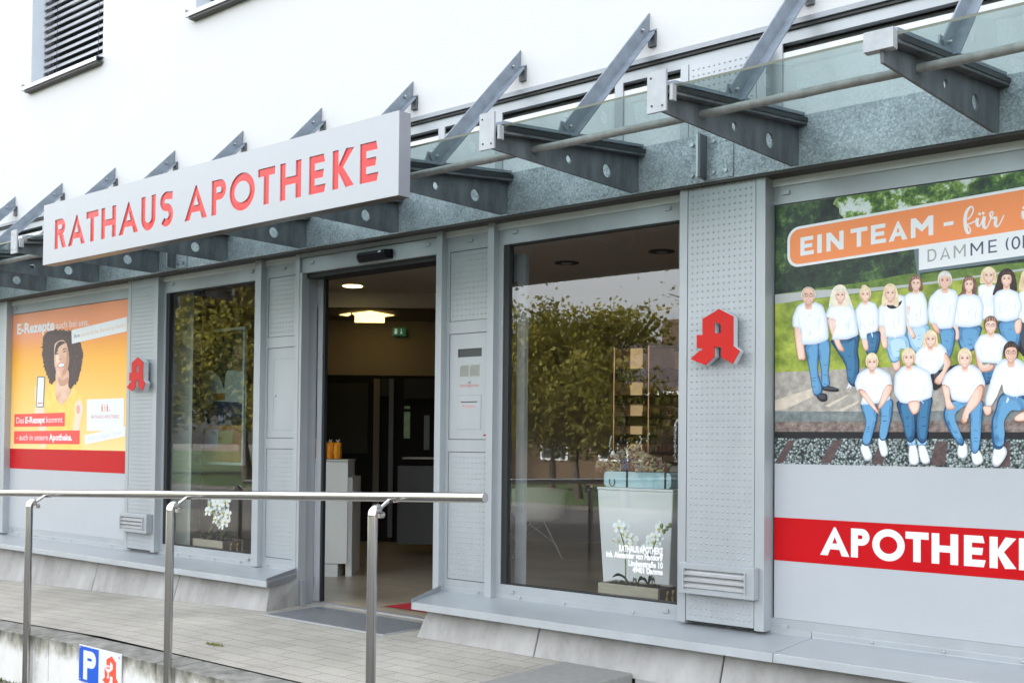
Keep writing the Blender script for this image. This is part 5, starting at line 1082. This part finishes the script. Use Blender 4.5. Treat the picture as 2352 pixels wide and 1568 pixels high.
def rr(x0, x1, z0, z1, r): return [(x1-r+r*math.cos(R_(k)), z0+r+r*math.sin(R_(k))) for k in range(-90,1,18)]+[(x1-r+r*math.cos(R_(k)), z1-r+r*math.sin(R_(k))) for k in range(0,91,18)]+[(x0+r+r*math.cos(R_(k)), z1-r+r*math.sin(R_(k))) for k in range(90,181,18)]+[(x0+r+r*math.cos(R_(k)), z0+r+r*math.sin(R_(k))) for k in range(180,271,18)]
q = MB(); q.prism([rr(xa,xb,za,zb,.028)], fn, .50, .72, BLUE); q.build('tray_body', t, .003)
q = MB()
for x in (xa+.165, xb-.045): q.box(x,x+.012,.496,.72,za-.0005,zb+.002,mat('iron_band',(.03,.03,.032),.5,.6))
q.build('iron_band', t)
q = MB(); q.tube([(xa+.065+.02*math.cos(R_(k)),.492-.004*math.sin(R_(k)),za+.035+.03*math.sin(R_(k))) for k in range(150,391,24)], .0026, MATS['iron_band'], 7); q.build('handle', t)
t = thing('dried_arrangement', 'dried flower arrangement with artichoke, pods and willow catkins on the blue trough', 'plant arrangement', (-3.57,.62,zb))
cd = crop(2380,1700,1777/340); YD = .58
TW = [mat('dry_brown',(.13,.075,.05),.9), mat('dry_tan',(.46,.37,.24),.9), mat('dry_grey',(.33,.28,.24),.9), mat('dry_rust',(.17,.07,.05),.9), mat('dry_green',(.33,.34,.17),.9)]
q = MB()
for i in range(1300):
    u = random.gauss(760,330); u = min(1440,max(130,u)); top = 500+abs(u-760)*.5; v = random.uniform(top,985)
    p = on_y(cd(u,v), YD+random.uniform(-.07,.08)); d = Vector((random.uniform(-1,1)+ (u-760)/700,random.uniform(-.8,.6),random.uniform(-.1,1.1))).normalized()*random.uniform(.018,.05)
    m_ = random.choice(TW); w_ = random.uniform(.0025,.008); s_ = d.cross(Vector((0,1,.3))).normalized()*w_
    q.add([p-s_,p+s_,p+d*.6+s_*1.6,p+d,p+d*.6-s_*1.6], [(0,1,2,3,4)], m_)
q.build('dry_foliage', t, recalc=False)
q = MB(); AR = mat('artichoke',(.16,.145,.20),.7,0,.2,30)
for (u, v, r_) in ((660,800,.026),(640,880,.022)):
    c = on_y(cd(u,v), YD-.06)
    for k in range(60):
        th, ph = math.acos(random.uniform(-.6,1)), random.uniform(0,6.28); nrm = Vector((math.sin(th)*math.cos(ph),math.sin(th)*math.sin(ph)*.7,math.cos(th))); q.ball(c+nrm*r_, .007, AR, (1,1,1.3), 5, 4)
q.build('artichoke', t)
q = MB(); WB_ = mat('white_bloom',(.74,.75,.75),.6)
for (u, v, r_) in ((375,600,.016),(360,640,.015),(1000,660,.013),(940,730,.014),(970,770,.012),(650,645,.012),(1070,680,.010)): q.ball(on_y(cd(u,v), YD-.05), r_, WB_, (.8,.8,1.3), 8, 6)
q.build('white_pod', t)
q = MB(); CAT = mat('catkin',(.50,.48,.40),.9)
for ln in (((305,540),(330,490),(303,435),(312,378),(325,320),(330,275),(345,245)),((930,420),(958,350),(935,380),(970,290),(945,245)),((870,355),(905,430),(900,480)),((1090,325),(1120,280),(1110,230),(1135,185)),((470,560),(475,480),(480,400))):
    P_ = [on_y(cd(*p), YD) for p in ln]; q.tube([on_y(cd(ln[0][0]+20,900), YD)]+P_, .0016, TW[0], 5)
    for p in P_: q.ball(p, .0072, CAT, (.8,.8,1.25), 7, 5)
q.build('willow_stem', t)
q = MB()
for (u, v) in ((870,945),(1190,930)): 
    c = on_y(cd(u,v), YD-.09); q.ball(c, .014, TW[1], (1,.6,.8), 10, 6); q.ball(c+Vector((0,-.008,0)), .006, TW[2], nu=8, nv=5)
q.build('seed_pod', t)
COP = mat('copper_rod', (.62,.33,.20), .3, .9)
t = thing('copper_stand', 'pair of thin copper rods rising behind the dried arrangement', 'stand', (-3.5,.75,zb))
tc_ = crop(2048,1366,2.2965)
r1_, r2_ = on_y(tc_(937,500), .70).x, on_y(tc_(1255,500), .70).x
for x in (r1_, r2_):
    q = MB(); q.tube([(x,.70,zb),(x,.70,.62)], .0045, COP, 10); q.build('rod', t)
cw_ = on_y(tc_(1105,270), .70); wr = thing('hanging_wreath', 'dark green leaf wreath hanging between the copper rods', 'wreath', cw_)
q = MB(); WL = mat('wreath_leaf',(.012,.022,.008),.5)
for i in range(260):
    an = random.uniform(math.pi*.95,math.pi*2.05); c = cw_+Vector((.085*math.cos(an)+random.gauss(0,.012),random.gauss(0,.015),.05*math.sin(an)+random.gauss(0,.012))); d = Vector((random.uniform(-1,1),random.uniform(-1,1),random.uniform(-1,1))).normalized(); e_ = d.cross(Vector((.3,1,.2))).normalized()
    q.add([c-d*.014,c-e_*.006,c+d*.014,c+e_*.006], [(0,1,2,3)], WL)
q.build('leaves', wr, recalc=False)
q = MB(); q.tube([cw_+Vector((.088*math.cos(R_(k)),0,.05*math.sin(R_(k)))) for k in range(175,366,19)], .003, BARK if 'BARK' in globals() else TW[0], 6); q.build('twig', wr)
t = thing('shell_chair', 'pale shell chair with thin metal legs deep behind the wide window', 'chair', at_depth(zq(400,1180),11.2))
SH = mat('chair_shell', (.82,.82,.78), .4); wq = 11.2; cc = at_depth(zq(330,850), wq)-EYE; cx = cc.dot(HX); zc = ZF
q = MB(EF); rg = []; n = 18
for z, r_ in ((.36,.14),(.40,.24),(.48,.285),(.58,.31),(.66,.325)):
    rg.append([(cx+r_*math.cos(R_(k))*1.05, wq+r_*math.sin(R_(k))*.95, zc+z+(.06*math.sin(R_(k))*(-1) if z > .5 else 0)) for k in [200+(i*300/n) for i in range(n+1)]])
q.add([p for r_ in rg for p in r_]+[(cx,wq,zc+.36)], [(i*(n+1)+j,i*(n+1)+j+1,(i+1)*(n+1)+j+1,(i+1)*(n+1)+j) for i in range(4) for j in range(n)]+[(j+1,j,5*(n+1)) for j in range(n)], SH, True); q.build('seat_shell', t)
for sx in (-1,1):
    for sy in (-1,1):
        q = MB(EF); q.tube([(cx+.06*sx,wq+.06*sy,zc+.37),(cx+.25*sx,wq+.24*sy,zc)], .0075, ALU, 8); q.build('leg', t)
q = MB(EF)
for s_ in ((-1,-1,1,-1),(1,-1,1,1),(1,1,-1,1),(-1,1,-1,-1)): q.tube([(cx+.08*s_[0],wq+.08*s_[1],zc+.33),(cx+.17*s_[2],wq+.165*s_[3],zc+.15)], .004, ALU, 6)
q.build('wire_brace', t)
t = thing('shelf_unit', 'dark shelf unit with a lit column of pale shelves behind the wide window', 'shelf', at_depth(zq(1150,1400),11.4))
q = MB(EF); rect_at(q, tc_, 945,40,2000,2200, 11.6, mat('shelf_back',(.045,.032,.024),.5)); q.build('shelf_back', t)
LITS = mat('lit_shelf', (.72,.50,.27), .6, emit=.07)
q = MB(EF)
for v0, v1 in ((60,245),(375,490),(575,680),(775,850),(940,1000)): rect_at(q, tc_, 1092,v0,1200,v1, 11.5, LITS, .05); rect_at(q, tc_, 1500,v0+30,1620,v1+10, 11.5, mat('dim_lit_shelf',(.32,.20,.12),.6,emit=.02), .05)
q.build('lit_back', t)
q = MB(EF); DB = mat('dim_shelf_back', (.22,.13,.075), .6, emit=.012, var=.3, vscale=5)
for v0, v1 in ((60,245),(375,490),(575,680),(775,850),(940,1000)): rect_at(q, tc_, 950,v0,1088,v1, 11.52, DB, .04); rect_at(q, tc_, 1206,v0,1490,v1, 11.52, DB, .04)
q.build('dim_back', t)
q = MB(EF)
for v in (360,490,575,680,770,855,935,1010,1100): rect_at(q, tc_, 945,v,2000,v+12, 11.3, mat('shelf_board',(.03,.024,.02),.4), .3)
q.build('shelf_board', t)
q = MB(EF); BXC = [mat('pack_red',(.20,.02,.015),.5), mat('pack_brown',(.16,.10,.055),.5), mat('pack_tan',(.24,.17,.10),.5), mat('pack_grey',(.10,.10,.10),.5)]
for v in (490,680,855,1010,1100):
    u = 1205
    while u < 1900:
        w_ = random.uniform(14,34); rect_at(q, tc_, u,v-random.uniform(35,75),u+w_,v, 11.35, random.choice(BXC), .1); u += w_+random.uniform(1,8)
q.build('packages', t)
t = thing('drawer_cabinet', 'pale stacked drawers right behind the white pedestal', 'drawers', at_depth(zq(1250,1300),10.4))
for i, (v0, v1, m_) in enumerate(((790,905,CW),(925,1060,mat('drawer_grey',(.16,.17,.17),.5)),(1085,1135,mat('drawer_red',(.16,.03,.025),.5)),(1145,1230,MATS['drawer_grey']),(1265,1380,CW))):
    q = MB(EF); rect_at(q, zq, 1180,v0,1400,v1, 10.4, m_, .4); q.build('drawer', t)
q = MB(EF); rect_at(q, zq, 1140,600,1400,640, 10.3, CW, .5); q.build('worktop', t)
# lettering on the wide window
m = MB(); y = .0205
for body, (u0,v0), (u1,v1), cap in (('RATHAUS APOTHEKE',(868,1160),(1157,1183),.034),('Inh. Alexander von Handorff',(785,1195),(1157,1225),.031),('Lindenstraße 10',(931,1255),(1157,1275),.031),('49401 Damme',(957,1300),(1156,1318),.031)):
    p, r_ = on_y(zq(u0,v0), y), on_y(zq(u1,v1), y); put_text(m, body, (p.x,p.z), (r_.x,r_.z), cap, mat('window_lettering',(.93,.93,.93),.5), y, .03)
m.build('lettering', win2)
# ================================================================== across the street (mirrored in the shop windows)
LEAFS = [mat('autumn_leaf', (.085,.085,.013), .7, 0, 0, 1.2, col2=(.27,.235,.035)), mat('green_leaf', (.045,.055,.012), .7, 0, 0, 1.2, col2=(.15,.145,.03))]
for lm_ in LEAFS:
    n, l, b = nodes_of(lm_); rp_ = [x for x in n if x.type == 'VALTORGB'][0]; tl = n.new('ShaderNodeBsdfTranslucent'); ms = n.new('ShaderNodeMixShader'); ms.inputs[0].default_value = .5
    l.new(rp_.outputs[0], tl.inputs[0]); l.new(b.outputs[0], ms.inputs[1]); l.new(tl.outputs[0], ms.inputs[2]); l.new(ms.outputs[0], [x for x in n if x.type == 'OUTPUT_MATERIAL'][0].inputs[0])
BARK = mat('bark', (.06,.05,.04), .95, 0, .3, 12, .5, 40)
def tree_mesh(name, label, h, r, seed, lm, nl, loc, sparse_top=0):
    rnd = random.Random(seed); t = thing(name, label, 'tree', loc, 'trees across the street')
    q = MB(); p = Vector((0,0,0)); P_ = [p]
    for i in range(5): p = p+Vector((rnd.uniform(-.1,.1),rnd.uniform(-.1,.1),h*.17)); P_.append(p)
    q.tube(P_, h*.028, BARK, 9, r1=h*.009); cl = []
    for i in range(26):
        b_ = P_[rnd.randint(2,5)]; a_ = rnd.uniform(0,6.28); e_ = b_+Vector((math.cos(a_),math.sin(a_),rnd.uniform(.2,.9)))*rnd.uniform(.5,1)*r; q.tube([b_,(b_+e_)/2+Vector((0,0,.15)),e_], h*.008, BARK, 5, r1=h*.002); cl.append(e_); cl.append((b_+e_)/2+Vector((0,0,.2)))
    for v in range(len(q.v)): q.v[v] = tuple(Vector(q.v[v])+Vector(loc))
    q.build('trunk', t, loc=loc)
    q = MB()
    for i in range(nl):
        c = rnd.choice(cl); o = Vector((rnd.gauss(0,1),rnd.gauss(0,1),rnd.gauss(0,.8)))*r*.23; c = c+o+Vector(loc)
        s_ = rnd.uniform(.05,.11); a_ = Vector((rnd.uniform(-1,1),rnd.uniform(-1,1),rnd.uniform(-1,1))).normalized(); b_ = a_.cross(Vector((rnd.uniform(-1,1),rnd.uniform(-1,1),rnd.uniform(-1,1)))).normalized()
        q.add([c-a_*s_,c-b_*s_*.6,c+a_*s_,c+b_*s_*.6], [(0,1,2,3)], lm)
    q.build('crown', t, loc=loc, recalc=False); return t
t1 = tree_mesh('street_tree', 'yellowing tree on the lawn across the street, left of the house', 4.3, 1.8, 1, LEAFS[0], 15000, (-17.5,-19,GZ))
t2 = tree_mesh('street_tree', 'green tree across the street beside the house end', 4.6, 1.9, 2, LEAFS[1], 15000, (-21.5,-23,GZ))
t3 = tree_mesh('street_tree', 'thin yellowing young tree close to the road', 4.4, 1.3, 3, LEAFS[0], 3500, (-14.5,-16.8,GZ))
for k, (src, x, y_, s_, lb) in enumerate(((t1,-35,-21,1.75,'yellowing tree far left across the street, opposite the narrow window'),(t2,-39,-24,1.9,'tall green tree at the far left end of the street'),(t1,-31,-24,1.5,'yellowing tree behind the far left trees'),(t2,-27,-33,1.05,'green tree rising behind the roof of the house'),(t1,-44,-22,1.8,'yellowing tree at the left end of the tree row'),
     (t2,-11,-30,1.2,'green tree right of the house across the street'),(t1,-6,-26,1.2,'yellowing tree opposite the team photo'),(t2,2,-27,1.3,'green tree opposite the right end of the shop'),(t1,-23,-36,1.2,'tall yellowing tree behind the house ridge'),(t2,-17,-38,1.2,'tall green tree behind the house, right of the ridge end'),(t3,-8.5,-17.2,1.1,'slim young tree right of the house, close to the road'),(t3,-28,-17,1.0,'slim young tree at the left gable of the house'))):
    dup(src, (x,y_,GZ), lb, rotz=k*1.3, scale=s_)
tree_mesh('street_tree', 'tall bare topped tree with few leaves rising behind the house roof', 9.5, 3.0, 9, LEAFS[0], 1500, (-21,-35,GZ)); tree_mesh('street_tree', 'slender bare topped tree with few leaves at the right end of the house roof', 8.5, 2.4, 10, LEAFS[1], 1200, (-16.5,-33.5,GZ))
HB = thing('house', 'brick house with white windows and tiled roof across the street', 'house', (-19,-30,GZ))
BRK = pavers('house_brick', .25, .08, (.09,.06,.035), (.115,.07,.04), (.12,.11,.09), .9, .01)
hx0, hx1, hy0, hy1, hz = -27, -10.5, -34, -27.5, GZ+3.4
m = MB(); m.box(hx0,hx1,hy0,hy1,GZ,hz,BRK); m.build('wall', HB)
m = MB(); rt = mat('roof_tile',(.05,.04,.038),.8,0,.15,6)
m.add([(hx0-.3,hy1+.4,hz-.05),(hx1+.3,hy1+.4,hz-.05),(hx1+.3,(hy0+hy1)/2,hz+2.1),(hx0-.3,(hy0+hy1)/2,hz+2.1),(hx0-.3,hy0-.4,hz-.05),(hx1+.3,hy0-.4,hz-.05)], [(0,1,2,3),(3,2,5,4),(0,3,4),(1,5,2)], rt); rf = m.build('roof', HB)
m = MB(); m.box(-22,-21.2,-31.2,-30.5,hz+1.2,hz+2.9,BRK); m.build('chimney', rf)
for x in (-25.5,-22.8,-19.6,-17.2,-14.2,-12.2):
    for z in (GZ+.9,):
        m = MB(); m.box(x,x+1.3,hy1,hy1+.04,z,z+1.5,PWHITE); o = m.build('window', HB, loc=(x,hy1,z)); m = MB(); m.box(x+.09,x+1.21,hy1+.041,hy1+.05,z+.09,z+1.41,mat('house_pane',(.05,.06,.065),.1)); m.build('pane', o)
m = MB(); m.box(hx0-.3,hx1+.3,hy1+.3,hy1+.42,hz-.16,hz-.04,PWHITE); m.build('gutter', HB)
# ================================================================== small plants
GRN = mat('weed_green', (.07,.11,.02), .7, col2=(.22,.16,.05), vscale=20)
rnd = random.Random(5)
m = MB()
for i in range(110):
    x = rnd.choice((-7.05,-6.85,-6.5,-6.3,-6.75))+rnd.gauss(0,.06); y = -1.83-abs(rnd.gauss(0,.03)); d = Vector((rnd.gauss(0,.02),rnd.gauss(-.01,.02),rnd.uniform(.012,.045))); p = Vector((x,y,GZ)); s_ = Vector((.004,.002,0))
    m.add([p-s_,p+s_,p+d*.6+s_,p+d,p+d*.6-s_], [(0,1,2,3,4)], GRN)
tag(m.build('weeds', recalc=False), 'small weeds and dry leaves along the foot of the terrace wall', 'weeds', kind='stuff')
pm_ = on_z(crop(0,2049,2.2965)(1970,1215), ZF); m = MB()
for i in range(160):
    p = Vector((pm_.x+rnd.gauss(0,.035),pm_.y+rnd.gauss(0,.012),ZF)); d = Vector((rnd.gauss(0,.006),rnd.gauss(0,.006),rnd.uniform(.003,.012))); s_ = Vector((.003,.002,0)); m.add([p-s_,p+s_,p+d], [(0,1,2)], GRN)
tag(m.build('moss_tuft', recalc=False), 'tiny tuft of moss growing from a joint of the paving', 'moss', kind='stuff')
